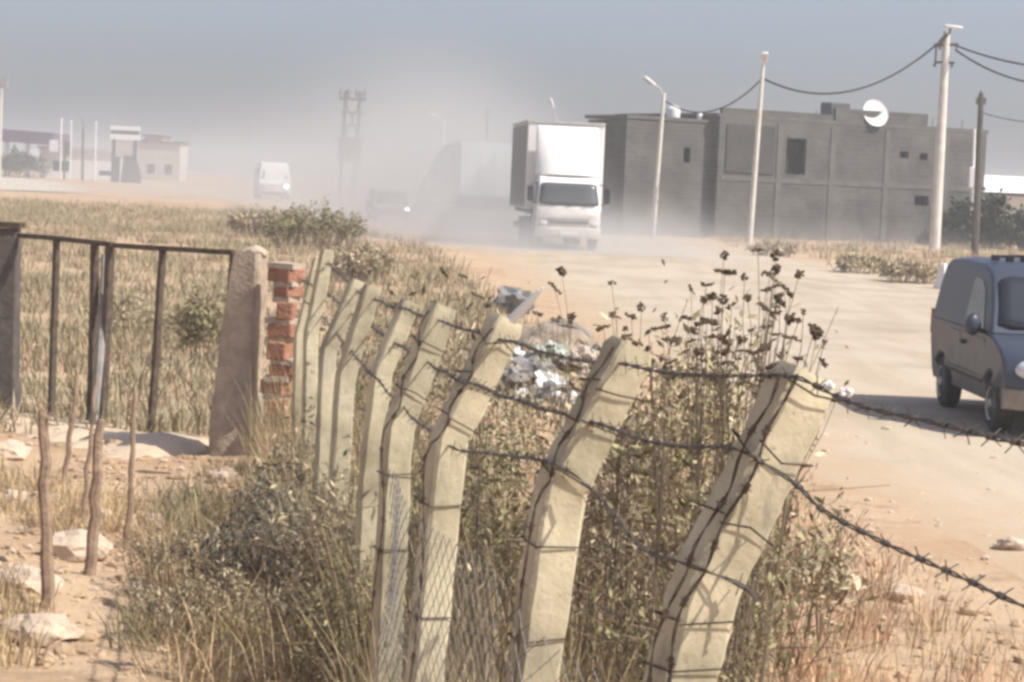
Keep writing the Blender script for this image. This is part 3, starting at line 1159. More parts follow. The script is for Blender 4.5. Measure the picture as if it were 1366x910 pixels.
# ------------------------------------------------------------------ vehicles
def loft(mb, prof_fn, ss, wfun, cap=True):
    rows = []
    for s_ in ss:
        rows.append([Vector((s_ * wfun(y, z), y, z)) for (y, z) in prof_fn(s_)])
    n = len(rows[0])
    vs = [p for r in rows for p in r]
    fs = []
    for i in range(len(ss) - 1):
        for j in range(n):
            j2 = (j + 1) % n
            fs.append((i * n + j, (i + 1) * n + j, (i + 1) * n + j2, i * n + j2))
    if cap:
        fs.append(tuple(range(n)))
        fs.append(tuple((len(ss) - 1) * n + j for j in range(n - 1, -1, -1)))
    mb.add(vs, fs)
def wheel(root, x, y, r, w, tyre='tyre'):
    M = Matrix.Translation((x, y, r)) @ Matrix.Rotation(R(90), 4, 'Y')
    wh_ = MB()
    wh_.lathe([(r * .6, -w * .5), (r * .9, -w * .5), (r, -w * .36), (r, w * .36), (r * .9, w * .5), (r * .6, w * .5)], 28, M)
    o = build(wh_, 'wheel', tyre, root, local=True)
    s_ = 1 if x > 0 else -1
    mb = MB()
    pr = [(r * .61, -.02), (r * .6, .03), (r * .5, .01), (r * .22, .0), (r * .16, .035), (.01, .04)]
    M2 = Matrix.Translation((x + s_ * w * .42, y, r)) @ Matrix.Rotation(R(90 * s_), 4, 'Y')
    mb.lathe(pr, 24, M2)
    build(mb, 'rim', 'rim', o, local=True)
    return o
def arch(y0, z0, r, n=9):
    return [(y0 + r * math.cos(math.pi * i / n), max(z0, z0 + r * math.sin(math.pi * i / n))) for i in range(n + 1)]
SS = [-1, -.96, -.85, -.6, -.3, 0, .3, .6, .85, .96, 1]
# dark van at the right
vx = P(1462, 572, 22.6)
vloc = Vector((vx.x, vx.y, gh(vx.x, vx.y) + .02))
van = thing('panel_van', 'dusty dark blue grey van driving in at the right edge', 'van', vloc, rz=R(0.6))
van.scale = (1, 1, .95)
def vw(y, z):
    w = .90
    if z > 1.0: w -= .15 * (z - 1.0) / .82
    if z < .45: w -= .05
    return w
def bow(s_, y):                                          # front plan curve
    k = 1 - sst(0, 1.2, y)
    return .26 * abs(s_) ** 3 * k - .10 * abs(s_) ** 3 * sst(3.6, 4.3, y)
def van_low(s_):
    pts = [(.06, .30), (0, .42), (0, .60), (.05, .76), (.22, .90), (.60, 1.0), (1.0, 1.06), (4.22, 1.06), (4.30, .8), (4.31, .42), (4.25, .30)]
    pts += [(q[0], q[1]) for q in arch(3.45, .30, .37)] + [(q[0], q[1]) for q in arch(.84, .30, .37)]
    return [(y + bow(s_, y), z) for y, z in pts]
def van_up(s_):
    pts = [(.98, 1.055), (1.25, 1.36), (1.56, 1.68), (1.75, 1.78), (2.1, 1.83), (3.2, 1.85), (3.9, 1.83), (4.12, 1.76), (4.2, 1.5), (4.23, 1.055)]
    return [(y + bow(s_, y) * .8 , z - .05 * abs(s_) ** 6 * sst(1.5, 1.8, z)) for y, z in pts]
mb = MB()
loft(mb, van_low, SS, vw)
loft(mb, van_up, SS, vw)
bevel(build(mb, 'body', 'vanpaint', van, local=True, smooth=35), .03, 3)
mb = MB()                                                 # windscreen
def ws(s_, lo, hi, dy=-.012):
    y0, z0, y1, z1 = .98, 1.055, 1.56, 1.68
    return [Vector((s_ * vw(0, z0 + (z1 - z0) * k), y0 + (y1 - y0) * k + bow(s_, 1.0) * .8 + dy, z0 + (z1 - z0) * k + .02)) for k in np.linspace(lo, hi, 6)]
cols = [ws(s_, .10 if abs(s_) < .8 else .16, .96 if abs(s_) < .8 else .9) for s_ in np.linspace(-.90, .90, 13)]
vs = [p for c_ in cols for p in c_]
fs = [(i * 6 + j, i * 6 + j + 1, (i + 1) * 6 + j + 1, (i + 1) * 6 + j) for i in range(12) for j in range(5)]
mb.add(vs, fs)
o = build(mb, 'windscreen', 'glass', van, local=True)
sm = o.modifiers.new('thick', 'SOLIDIFY')
sm.thickness = .03
sm.offset = 0
def side_panel(name, mat, root, pts, s_, wf, off, th=.012):
    mb = MB()
    n = len(pts)
    a = [Vector((s_ * (wf(y, z) + off), y, z)) for y, z in pts]
    b = [Vector((s_ * (wf(y, z) + off - th), y, z)) for y, z in pts]
    mb.add(a + b, [tuple(range(n)), tuple(range(2 * n - 1, n - 1, -1))] + [(i, n + i, n + (i + 1) % n, (i + 1) % n) for i in range(n)])
    return build(mb, name, mat, root, local=True)
for s_ in (-1, 1):
    side_panel('side_window', 'glass', van, [(1.35, 1.10), (1.72, 1.52), (1.95, 1.62), (2.35, 1.63), (2.35, 1.10)], s_, vw, .008)
    dr = side_panel('front_door', 'vanpaint', van, [(1.22, .42), (1.22, .99), (2.42, .99), (2.42, .42)], s_, vw, .007)
    side_panel('door_handle', 'blackplastic', dr, [(2.2, .86), (2.2, .90), (2.36, .90), (2.36, .86)], s_, vw, .03, .04)
    side_panel('sliding_door', 'vanpaint', van, [(2.45, .42), (2.45, .99), (3.05, .99), (3.05, .42)], s_, vw, .0065)
    side_panel('side_trim', 'blackplastic', van, [(1.24, .50), (1.24, .58), (3.04, .58), (3.04, .50)], s_, vw, .018)
    mb = MB()
    mb.blob((s_ * 1.02, 1.30, 1.14), (.09, .07, .13), .08, 2, 2)
    mr_ = build(mb, 'door_mirror', 'vanpaint', van, local=True)
    mb = MB()
    mb.tube([(s_ * .84, 1.34, 1.06), (s_ * .98, 1.3, 1.08)], .025, 6)
    build(mb, 'mirror_arm', 'blackplastic', mr_, local=True)
    mb = MB()
    mb.blob((s_ * .66, .125, .745), (.155, .075, .105), .05, 3, 4)
    build(mb, 'headlight', 'lampglass', van, local=True)
    mb = MB()
    mb.blob((s_ * .62, .065, .42), (.07, .03, .05), .05, 2, 4)
    build(mb, 'fog_lamp', 'lampglass', van, local=True)
    mb = MB()
    mb.box((s_ * .86, 4.2, 1.0), (.05, .12, .3))
    build(mb, 'tail_light', 'brick', van, local=True)
    for y in (.84, 3.45):
        wheel(van, s_ * .79, y, .31, .19)
mb = MB()
mb.box((0, .02, .62), (.8, .06, .13))
for i in range(5): mb.box((0, -.008, .57 + i * .025), (.76, .012, .008))
build(mb, 'grille', 'blackplastic', van, local=True)
mb = MB()
loft(mb, lambda s_: [(y + bow(s_, .02), z) for y, z in ((-.03, .32), (-.05, .40), (-.04, .52), (.06, .54), (.08, .30))], SS, lambda y, z: .89)
build(mb, 'bumper', 'dustpaint', van, local=True)
mb = MB()
for x0 in (-.45, .1): mb.tube([(x0, .96, 1.06), (x0 + .2, 1.02, 1.16), (x0 + .5, 1.06, 1.2)], .01, 5)
build(mb, 'wiper', 'blackplastic', van, local=True)
mb = MB()
mb.tube([(-.66, 2.2, 1.88), (-.3, 2.2, 1.90), (.3, 2.2, 1.90), (.66, 2.2, 1.88)], .016, 6)
for x_ in (-.62, -.46, -.30, .3, .62): mb.box((x_, 2.2, 1.865), (.07, .10, .07))
build(mb, 'roof_bar', 'blackplastic', van, local=True)

# white box truck
tc_ = GU(757, 71, 330)
tloc = Vector((tc_.x, tc_.y, gh(tc_.x, tc_.y) + .015))
trk = thing('box_truck', 'white box truck driving towards us with dust billowing behind it', 'truck', tloc, rz=R(4.5))
mb = MB()
mb.box((0, 5.2, 2.62), (2.5, 6.4, 2.82))
bx = bevel(build(mb, 'cargo_box', 'truckwhite', trk, local=True, smooth=0), .03)
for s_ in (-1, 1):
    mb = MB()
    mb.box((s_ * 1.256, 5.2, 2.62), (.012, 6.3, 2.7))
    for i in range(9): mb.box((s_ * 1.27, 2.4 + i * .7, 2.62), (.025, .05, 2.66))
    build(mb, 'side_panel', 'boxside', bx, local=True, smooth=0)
mb = MB()
mb.box((0, 2.0, 4.05), (2.54, .07, .07))
mb.box((0, 5.2, 4.06), (2.54, 6.44, .05))
build(mb, 'top_rail', 'concrete_pale', bx, local=True, smooth=0)
def cw(y, z):
    return 1.02 - (.10 * (z - 1.5) / .75 if z > 1.5 else 0)
def cbow(s_, y): return .16 * abs(s_) ** 4 * (1 - sst(0, .8, y))
def cab(s_):
    pts = [(.04, .52), (-.02, .62), (-.02, .95), (.0, 1.22), (.04, 1.36), (.34, 2.12), (.48, 2.26), (.75, 2.32), (1.78, 2.34), (1.8, .75), (1.42, .75)] + [(q[0], max(.62, q[1])) for q in arch(.95, .62, .5)] + [(.44, .52)]
    return [(y + cbow(s_, y), z) for y, z in pts]
mb = MB()
loft(mb, cab, SS, cw)
bevel(build(mb, 'cab', 'truckwhite', trk, local=True, smooth=35), .04, 3)
# roof wind deflector fills the gap up to the box top
mb = MB()
loft(mb, lambda s_: [(y + .3 * abs(s_) ** 4 * (1 - sst(.5, 1.8, y)), z) for y, z in ((.5, 2.335), (.62, 2.7), (.95, 3.35), (1.45, 3.9), (1.72, 3.92), (1.74, 2.34))], SS, lambda y, z: .99)
bevel(build(mb, 'wind_deflector', 'truckwhite', trk, local=True, smooth=40), .03)
mb = MB()
vs, fs = [], []
SSw = np.linspace(-.93, .93, 13)
for s_ in SSw:
    e = .05 if abs(s_) > .85 else 0
    for k in np.linspace(.05 + e, .96 - e, 6):
        y = .04 + (.34 - .04) * k
        z = 1.36 + (2.12 - 1.36) * k
        vs.append(Vector((s_ * cw(y, z), y + cbow(s_, y) - .018, z + .006)))
fs = [(i * 6 + j, i * 6 + j + 1, (i + 1) * 6 + j + 1, (i + 1) * 6 + j) for i in range(12) for j in range(5)]
mb.add(vs, fs)
o = build(mb, 'windscreen', 'truckglass', trk, local=True)
sm = o.modifiers.new('thick', 'SOLIDIFY')
sm.thickness = .03
sm.offset = 0
mb = MB()
for x0 in (-.62, -.1, .42): mb.tube([(x0, -.0, 1.38), (x0 + .3, .03, 1.46), (x0 + .5, .05, 1.48)], .012, 5)
build(mb, 'wiper', 'blackplastic', trk, local=True)
mb = MB()
mb.box((0, -.035, .86), (1.24, .05, .09))
build(mb, 'grille', 'signgrey', trk, local=True)
mb = MB()
mb.box((0, -.032, 1.05), (1.5, .03, .10))
build(mb, 'badge_panel', 'truckdusty', trk, local=True, smooth=0)
mb = MB()
loft(mb, lambda s_: [(y + .2 * abs(s_) ** 4, z) for y, z in ((-.1, .38), (-.14, .5), (-.12, .70), (.1, .72), (.1, .38))], SS, lambda y, z: 1.04)
bevel(build(mb, 'bumper', 'truckdusty', trk, local=True), .02)
mb = MB()
mb.box((0, -.155, .53), (.52, .02, .12))
build(mb, 'number_plate', 'white', trk, local=True, smooth=0)
for s_ in (-1, 1):
    mb = MB()
    mb.blob((s_ * .80, .03, .82), (.15, .07, .10), .04, 3, 3)
    build(mb, 'headlight', 'lampglass', trk, local=True)
    mb = MB()
    mb.box((s_ * 1.22, .32, 1.74), (.20, .10, .48))
    mi = bevel(build(mb, 'wing_mirror', 'blackplastic', trk, local=True), .04)
    mb = MB()
    mb.tube([(s_ * .98, .42, 2.08), (s_ * 1.2, .34, 2.04), (s_ * 1.2, .34, 1.5), (s_ * 1.0, .4, 1.42)], .018, 6)
    build(mb, 'mirror_arm', 'blackplastic', mi, local=True)
    side_panel('side_window', 'truckglass', trk, [(.42, 1.42), (.66, 2.08), (1.5, 2.1), (1.5, 1.42)], s_, cw, .008)
    wheel(trk, s_ * .88, .95, .42, .25)
    for dx in (.62, .92): wheel(trk, s_ * dx, 6.3, .42, .24)
    mb = MB()
    mb.box((s_ * 1.0, 3.6, .72), (.4, 2.6, .42))
    build(mb, 'side_guard', 'undercarriage', trk, local=True)
mb = MB()
mb.box((0, 5.0, .95), (1.0, 7.0, .3))
mb.box((0, 5.0, 1.14), (2.2, 6.2, .12))
mb.box((0, 8.3, .6), (2.2, .1, .2))
build(mb, 'chassis', 'undercarriage', trk, local=True)

# second truck half hidden in the dust, turned to the left
def copy_tree(o, parent=None):
    c = o.copy()
    COL.objects.link(c)
    if parent is not None: c.parent = parent
    for ch in list(o.children): copy_tree(ch, c)
    return c
t2 = copy_tree(trk)
q_ = GU(557, 119, 290)
t2.location = (q_.x, q_.y, gh(q_.x, q_.y) + .015)
t2.rotation_euler = (0, 0, R(-80))
t2['label'] = 'pale blue box truck with a dark cab half swallowed by dust behind the white truck'
def recolour(o, table):
    key = o.name.split('.')[0]
    if key in table:
        o.data = o.data.copy()
        o.data.materials[0] = MATS[table[key]]
    for ch in o.children: recolour(ch, table)
recolour(t2, {'cargo_box': 'paleblue', 'side_panel': 'paleblue', 'cab': 'cabdark', 'wind_deflector': 'cabdark', 'bumper': 'cabdark', 'top_rail': 'paleblue', 'wing_mirror': 'white'})
# white minibus far down the road, facing us
def small_vehicle(name, label, cat, u, D, v, rz, body, glassm, w, h, l, hood, lit):
    p = GU(u, D, v)
    p = Vector((p.x, p.y, gh(p.x, p.y) + .02))
    root = thing(name, label, cat, p, rz=rz)
    wf = lambda y, z: w / 2 * (1 - .16 * max(0, (z - h * .5) / (h * .5)))
    pr = [(.05, .3), (0, .5), (.03, h * .42), (hood, h * .52), (hood + .5, h * .95), (hood + .9, h), (l - .3, h * .98), (l, h * .55), (l, .35)] + arch(l - .8, .3, .38) + arch(.85, .3, .38)
    mb = MB()
    loft(mb, lambda s_: [(y + .2 * abs(s_) ** 3 * (1 - sst(0, 1, y)), z) for y, z in pr], SS, wf)
    bevel(build(mb, 'body', body, root, local=True, smooth=35), .04)
    mb = MB()
    q = [(-.85, h * .55), (.85, h * .55), (.8, h * .9), (-.8, h * .9)]
    vs = []
    for s_, z in q:
        k = (z - h * .52) / (h * .43)
        vs.append(Vector((s_ * wf(0, z), hood + .5 * k + .2 * abs(s_) ** 3 * (1 - sst(0, 1, hood)) - .03, z)))
    vs += [p_ + Vector((0, .05, 0)) for p_ in vs]
    mb.add(vs, [(0, 1, 2, 3), (7, 6, 5, 4), (0, 4, 5, 1), (1, 5, 6, 2), (2, 6, 7, 3), (3, 7, 4, 0)])
    build(mb, 'windscreen', glassm, root, local=True)
    for s_ in (-1, 1):
        mb = MB()
        mb.blob((s_ * w * .36, .07, h * .36), (.15, .08, .13), .03, 2, 1)
        build(mb, 'headlight', 'lit' if s_ in lit else 'lampglass', root, local=True)
        side_panel('side_window', glassm, root, [(hood + .5, h * .56), (hood + .8, h * .86), (l - .6, h * .86), (l - .5, h * .56)], s_, wf, .01)
        for y in (.85, l - .8): wheel(root, s_ * (w / 2 - .12), y, .32, .2)
    mb = MB()
    mb.box((0, -.02, .42), (w * .86, .12, .2))
    build(mb, 'bumper', 'signgrey', root, local=True)
    return root
small_vehicle('minibus', 'white minibus far down the road with one bright headlight', 'minibus', 367, 165, 262, R(12), 'white', 'glass', 2.3, 2.7, 5.2, .5, (1,))
small_vehicle('car', 'car almost swallowed by the dust with one bright headlight', 'car', 525, 104, 290, R(10), 'dustpaint', 'glass', 1.75, 1.45, 4.1, 1.0, (1,))

# ------------------------------------------------------------------ leaning concrete post fence with barbed wire and chain link
POSTS = [  # depth, foot pixel, bend pixel, top pixel, width
    (4.8, (903, 930), (938, 785), (1078, 497), .122),
    (5.8, (706, 930), (746, 655), (843, 460), .112),
    (7.5, (565, 915), (597, 590), (678, 425), .108),
    (8.7, (518, 800), (530, 575), (592, 408), .102),
    (10.2, (492, 640), (508, 500), (547, 402), .085),
    (11.6, (452, 640), (460, 505), (497, 382), .09),
    (13.4, (432, 600), (437, 470), (478, 374), .088),
    (15.4, (412, 600), (414, 450), (437, 333), .088),
    (17.2, (396, 590), (399, 450), (424, 345), .07),
]
fl = Vector((-2.4, 14.2, 0)).normalized()
f0 = GU(396, 17.0, 500)
fence = thing('post_fence', 'leaning row of bent concrete posts strung with barbed wire and chain link', 'fence', f0)
foots = []
for i, (D, a, b, t_, w) in enumerate(POSTS):
    pa, pb, pt = P(*a, D), P(*b, D), P(*t_, D)
    pt = pt + Vector((0, 0.03 * D * .0, 0))
    dn = (pa - pb).normalized()
    zg = gh(pa.x, pa.y) - .15
    foot = Vector((pa.x + dn.x * .12, pa.y, zg)) if pa.z > zg + .25 else pb + dn * ((pb.z - zg) / -dn.z)
    pm_ = pa if pa.z > zg + .25 else foot.lerp(pb, .5)
    foots.append((foot, pb, pt, pm_))
    n = 14
    pts = [foot.lerp(pm_, j / 7) for j in range(7)] + [pm_.lerp(pb, j / 7) for j in range(7)] + [pb + (pt - pb) * .03, pb + (pt - pb) * .10] + [pb.lerp(pt, .1 + .9 * j / n) for j in range(1, n + 1)]
    mb = MB()
    sz = [w * (1.06 - .12 * j / len(pts)) * random.uniform(.975, 1.025) for j in range(len(pts))]
    sz[-1] *= .86
    mb.sect(pts, sz, Vector((.94, .33, 0)).normalized(), .06)
    build(mb, 'fence_post', 'concrete', fence, smooth=25)
def barbed(pts, name='barbed_wire', r=.0024, tw=.0032, gap=.085, bar=.026, sag=.0, mat='wire', wob=.006, barbs=True):
    # dense path through the points, slight wobble, two twisted strands plus barbs
    pts = [Vector(p) for p in pts]
    path = []
    for i in range(len(pts) - 1):
        p0, p1, p2, p3 = pts[max(i - 1, 0)], pts[i], pts[i + 1], pts[min(i + 2, len(pts) - 1)]
        L_ = (p2 - p1).length
        n = max(2, int(L_ / .03))
        for j in range(n):
            t_ = j / n
            q = .5 * ((2 * p1) + (p2 - p0) * t_ + (2 * p0 - 5 * p1 + 4 * p2 - p3) * t_ * t_ + (3 * p1 - p0 - 3 * p2 + p3) * t_ ** 3)
            path.append(q)
    path.append(pts[-1])
    path = [p + Vector((noise.noise(p * 3) * wob, noise.noise(p * 3 + Vector((5, 5, 5))) * wob, noise.noise(p * 2.3 + Vector((9, 1, 4))) * wob * 2)) for p in path]
    mb = MB()
    acc = 0
    s1, s2 = [], []
    for i, p in enumerate(path):
        t_ = (path[min(i + 1, len(path) - 1)] - path[max(i - 1, 0)]).normalized()
        a = t_.orthogonal().normalized()
        b = t_.cross(a)
        ph = i * 1.1
        o_ = (a * math.cos(ph) + b * math.sin(ph)) * tw
        s1.append(p + o_)
        s2.append(p - o_)
        if i:
            acc += (p - path[i - 1]).length
        if barbs and acc > gap:
            acc = random.uniform(-.02, .02)
            for q in range(2):
                d = (a * math.cos(ph + q * 1.6 + random.uniform(-.4, .4)) + b * math.sin(ph + q * 1.6) + t_ * random.uniform(-.5, .5)).normalized()
                mb.tube([p - d * bar, p + d * bar], [.0017, .0013], 4)
            mb.tube([p - t_ * .012, p + t_ * .012], .0068, 5)
    mb.tube(s1, r, 5)
    mb.tube(s2, r, 5)
    return build(mb, name, mat, fence, smooth=60)
def pxs(l): return [P(u, v, D) for u, v, D in l]
barbed(pxs([(424, 362, 16.9), (437, 352, 15.3), (478, 390, 13.3), (500, 400, 11.5), (588, 430, 8.62), (632, 443, 8.0), (668, 452, 7.42), (730, 470, 6.6), (828, 488, 5.72), (930, 499, 5.2), (1048, 505, 4.72), (1090, 518, 4.62), (1130, 534, 4.5), (1230, 560, 4.2), (1366, 588, 3.8), (1480, 606, 3.5)]))
barbed(pxs([(398, 372, 16.9), (440, 395, 15.3), (470, 420, 13.3), (572, 485, 8.6), (615, 507, 7.40), (683, 531, 6.6), (740, 549, 6.1), (795, 566, 5.70), (860, 586, 5.3), (975, 600, 4.74), (1010, 616, 4.71), (1062, 648, 4.68), (1094, 676, 4.58), (1160, 712, 4.4), (1239, 752, 4.2), (1334, 796, 3.95), (1440, 840, 3.7)]))
barbed(pxs([(405, 400, 16.9), (432, 425, 15.2), (470, 470, 11.5), (540, 545, 8.6), (602, 595, 7.40), (660, 605, 6.7), (735, 618, 5.71), (785, 650, 5.7), (850, 720, 5.2), (898, 744, 4.76), (985, 778, 4.72), (1010, 800, 4.7)]), gap=.16)
# plain wires wrapped on the posts and hanging down them
def wraps():
    for i, fr in ((0, (.30, .62, .93)), (1, (.1, .45, .7)), (2, (.15, .5, .8)), (3, (.3, .7))):
        foot, pb, pt, pm_ = foots[i]
        w = POSTS[i][4] * .55 + .002
        for k in fr:
            c_ = pb.lerp(pt, k)
            t_ = (pt - pb).normalized()
            x_ = Vector((.94, .33, 0))
            x_ = (x_ - t_ * x_.dot(t_)).normalized()
            y_ = t_.cross(x_)
            ring = []
            for (q, w_) in ((-1, -1), (0, -1.02), (1, -1), (1, 1), (-1, 1), (-1, -1)):
                ring.append(c_ + x_ * q * w + y_ * w_ * w + t_ * random.uniform(-.02, .02))
            mb = MB()
            mb.tube(ring, .0026, 5)
            build(mb, 'tie_wire', 'rust', fence, smooth=60)
        for z in (.3, .75):
            c_ = pm_.lerp(pb, z)
            ring = [c_ + Vector((.94, .33, 0)) * q * w + Vector((-.33, .94, 0)) * w_ * w + Vector((0, 0, random.uniform(-.008, .008))) for q, w_ in ((-1, -1), (1, -1), (1, 1), (-1, 1), (-1, -1))]
            mb = MB()
            mb.tube(ring, .0024, 5)
            build(mb, 'tie_wire', 'rust', fence, smooth=60)
wraps()
for i, (D, a, b, t_, w) in enumerate(POSTS[:4]):
    ppm = F / D
    hw = w * ppm * .5
    for j, k in enumerate((-1.12, -.55) if i == 0 else (-1.05,)):
        pts = []
        for q in range(12):
            f_ = q / 11
            if f_ < .72:
                u = t_[0] + (b[0] - t_[0]) * f_ / .72
                v = t_[1] + 10 + (b[1] - t_[1]) * f_ / .72
            else:
                u = b[0] + (a[0] - b[0]) * (f_ - .72) / .28 * 1.2
                v = b[1] + 10 + (a[1] - b[1]) * (f_ - .72) / .28 * 1.2
            pts.append(P(u + k * hw + 5 * math.sin(q * 1.9 + i + j), v, D - w * .75))
        barbed(pts, 'loose_wire', r=.002, tw=.0024, gap=.12, bar=.014, mat='rust', wob=.012)
# chain link
mb = MB()
path = []
for i in range(3, -1, -1):
    f_, b_, t_ = foots[i][:3]
    path.append(Vector((f_.x - .02, f_.y - .075, 0)))
path.append(path[-1] + Vector((.75, -2.6, 0)))
cum = [0]
for i in range(1, len(path)): cum.append(cum[-1] + (path[i] - path[i - 1]).length)
def fpos(s_):
    for i in range(1, len(cum)):
        if s_ <= cum[i]: return path[i - 1].lerp(path[i], (s_ - cum[i - 1]) / (cum[i] - cum[i - 1]))
    return path[-1]
cell, htop = .062, 1.30
nw = int(cum[-1] / cell)
for i in range(nw):
    pts = []
    rows = int(htop / (cell * .5 * 1.25))
    for j in range(rows + 1):
        s_ = (i + .5 + (.5 if ((i + j) % 2) else -.5)) * cell * 1.0
        p = fpos(min(s_, cum[-1]))
        z = gh(p.x, p.y) + .02 + j * cell * .5 * 1.25
        bulge = .05 * noise.noise((s_ * 1.1, z * 1.5, 2))
        pts.append(Vector((p.x + bulge, p.y, z + .10 * noise.noise((s_ * .7, 0, 5)))))
    mb.tube(pts, .0016, 3, cap=False)
build(mb, 'chain_link', 'wire_pale', fence, smooth=0)
# plastic strip caught on a post top
o_, b_ = P(688, 424, 7.38), P(718, 388, 7.34)
mb = MB()
d_ = (b_ - o_)
sd_ = Vector((.014, 0, .01))
mb.tube([o_ - sd_, o_.lerp(b_, .5) - sd_ * .6 + Vector((.004, 0, .003)), b_ + sd_ * .2], [.017, .014, .005], 5)
mb.tube([o_ + sd_, o_.lerp(b_, .6) + sd_ * .7, b_ + sd_], [.014, .012, .004], 5)
tag(build(mb, 'plastic_strip', 'plastic_white', loc=o_), 'white torn plastic strip sticking up from a fence post top', 'litter')

p = P(1128, 524, 4.62)
mb = MB()
mb.blob(p, (.014, .010, .010), .8, 3, 9, 2.2)
mb.blob(p + Vector((-.035, .0, .012)), (.011, .009, .009), .8, 3, 4, 2.2)
tag(build(mb, 'plastic_scrap', 'plastic_white', loc=p - Vector((0, 0, .02)), smooth=20), 'crumpled white scrap caught on the wire at the nearest post top', 'litter')
# ------------------------------------------------------------------ gate, pillar, brick pier
gR, gL = GU(313, 19.0, 600), GU(-14, 21.6, 550)
gd = (gR - gL)
gd.z = 0
GLn = gd.length
gd.normalize()
gate = thing('metal_gate', 'rusty two leaf bar gate standing across the yard entrance', 'gate', gL)
def gpt(u, v):                                            # point on the gate plane
    d = Fw + (u - W0 / 2) / F * Rt + (H0 / 2 - v) / F * Up
    n = Vector((gd.y, -gd.x, 0))
    k = (gL - C).dot(n) / d.dot(n)
    return C + d * k
def bar(p, q, r_, name, mat):
    mb = MB()
    n_ = 6
    mb.sect([p.lerp(q, i / n_) + Vector((random.uniform(-.004, .004), 0, random.uniform(-.004, .004))) for i in range(n_ + 1)], [r_] * (n_ + 1), Vector((gd.x, gd.y, 0)) if abs((q - p).normalized().z) > .5 else Vector((0, 0, 1)), .02)
    return build(mb, name, mat, gate, smooth=25)
bar(gpt(12, 312), gpt(150, 326), .045, 'top_rail', 'gatesteel')
bar(gpt(152, 327), gpt(312, 337), .045, 'top_rail', 'gatesteel')
bar(gpt(12, 556), gpt(138, 578), .05, 'bottom_rail', 'gatesteel')
bar(gpt(140, 582), gpt(300, 601), .05, 'bottom_rail', 'gatesteel')
bar(gpt(76, 320), gpt(68, 568), .055, 'gate_bar', 'gatesteel')
bar(gpt(127, 326), gpt(121, 578), .065, 'meeting_stile', 'gatesteel')
bar(gpt(147, 328), gpt(135, 585), .07, 'meeting_stile', 'gatesteel')
bar(gpt(217, 332), gpt(201, 588), .055, 'gate_bar', 'gatesteel')
bar(gpt(312, 338), gpt(296, 600), .055, 'hinge_stile', 'gatesteel')
b_ = GU(12, 21.3, 555)
gp = thing('gate_post', 'thick dark steel gate post at the left picture edge', 'post', b_)
mb = MB()
mb.sect([b_ - Vector((0, 0, .2)), P(8, 500, 21.25), P(12, 305, 21.25)], [.24, .22, .20], Vector((1, 0, 0)), .02)
build(mb, 'post', 'steelgrey', gp)
mb = MB()
mb.box(P(12, 300, 21.25), (.26, .26, .05))
build(mb, 'cap', 'rust', gp)
# pale strut leaning at the meeting stiles
b_ = GU(122, 20.0, 600)
mb = MB()
mb.tube([b_ - Vector((0, 0, .1)), P(134, 470, 20.2), P(140, 340, 20.4)], [.04, .038, .03], 7)
tag(build(mb, 'gate_prop', 'greyrag', loc=b_), 'grey pole propped against the middle of the gate', 'pole')
# pillar: rough concrete, wider at the foot
b_ = GU(320, 18.7, 600)
pl = thing('gate_pillar', 'crumbling pinkish concrete gate pillar right of the gate', 'pillar', b_)
mb = MB()
pts = [b_ - Vector((0, 0, .2)), P(316, 560, 18.7), P(318, 520, 18.7), P(324, 440, 18.7), P(331, 380, 18.7), P(335, 338, 18.7)]
mb.sect(pts, [.40, .36, .31, .28, .26, .235], Vector((.95, -.3, 0)).normalized(), .05)
build(mb, 'shaft', 'pinkplaster', pl, smooth=40)
mb = MB()
mb.blob(P(340, 336, 18.7), (.11, .11, .05), .4, 2, 4)
build(mb, 'broken_top', 'pinkplaster', pl)
b_ = GU(368, 18.5, 580)
bp_ = thing('brick_pier', 'stack of red bricks with crumbling mortar beside the gate pillar', 'brick pier', b_)
mb = MB()
mo = MB()
zt = P(372, 370, 18.5).z
z = b_.z - .1
k = 0
ax = Matrix.Rotation(R(-15), 3, 'Z')
while z < zt:
    hh = random.choice((.10, .12, .15))
    dx = random.uniform(-.03, .03) + .055 * ((z - b_.z) / 1.7)
    w = random.uniform(.13, .22)
    mb.box(Vector((b_.x + dx, b_.y + random.uniform(-.03, .03), z + hh / 2)), (w, .24, hh), Matrix.Rotation(R(-15) + random.uniform(-.25, .25), 3, 'Z') @ Matrix.Rotation(random.uniform(-.10, .10), 3, 'Y'))
    mo.box(Vector((b_.x + dx * .9, b_.y + .01, z + hh + .014)), (w * random.uniform(.9, 1.15), .25, .045), Matrix.Rotation(R(-15) + random.uniform(-.2, .2), 3, 'Z') @ Matrix.Rotation(random.uniform(-.06, .06), 3, 'Y'))
    z += hh + .028
    k += 1
bevel(build(mb, 'bricks', 'brick', bp_, smooth=0), .015)
build(mo, 'mortar', 'brickmortar', bp_, smooth=0)

mb = MB()
n_ = 60
rows = []
for i in range(n_ + 1):
    c_ = gL.lerp(gR, -.15 + 1.16 * i / n_)
    nrm = Vector((gd.y, -gd.x, 0))
    w1, w2 = .10 + .10 * noise.noise((i * .5, 1, 2)), .75 + .3 * noise.noise((i * .4, 6, 2))
    row = []
    for k, (o_, h_) in enumerate(((-w1 - .4, -.08), (-w1, .02), (.1, .07), (w2 * .5, .085), (w2 * .8, .06), (w2 + .1, .02), (w2 + .5, -.08))):
        p = c_ + nrm * o_
        h_ = -.08 + (h_ + .08) * min(1, max(0, (n_ - i) / 4)) * min(1, i / 3)
        row.append(Vector((p.x, p.y, gh(p.x, p.y) + h_ + .03 * noise.noise((p.x * 2.5, p.y * 2.5, 1)))))
    rows.append(row)
vs = [p for r in rows for p in r]
fs = [(i * 7 + j, (i + 1) * 7 + j, (i + 1) * 7 + j + 1, i * 7 + j + 1) for i in range(n_) for j in range(6)]
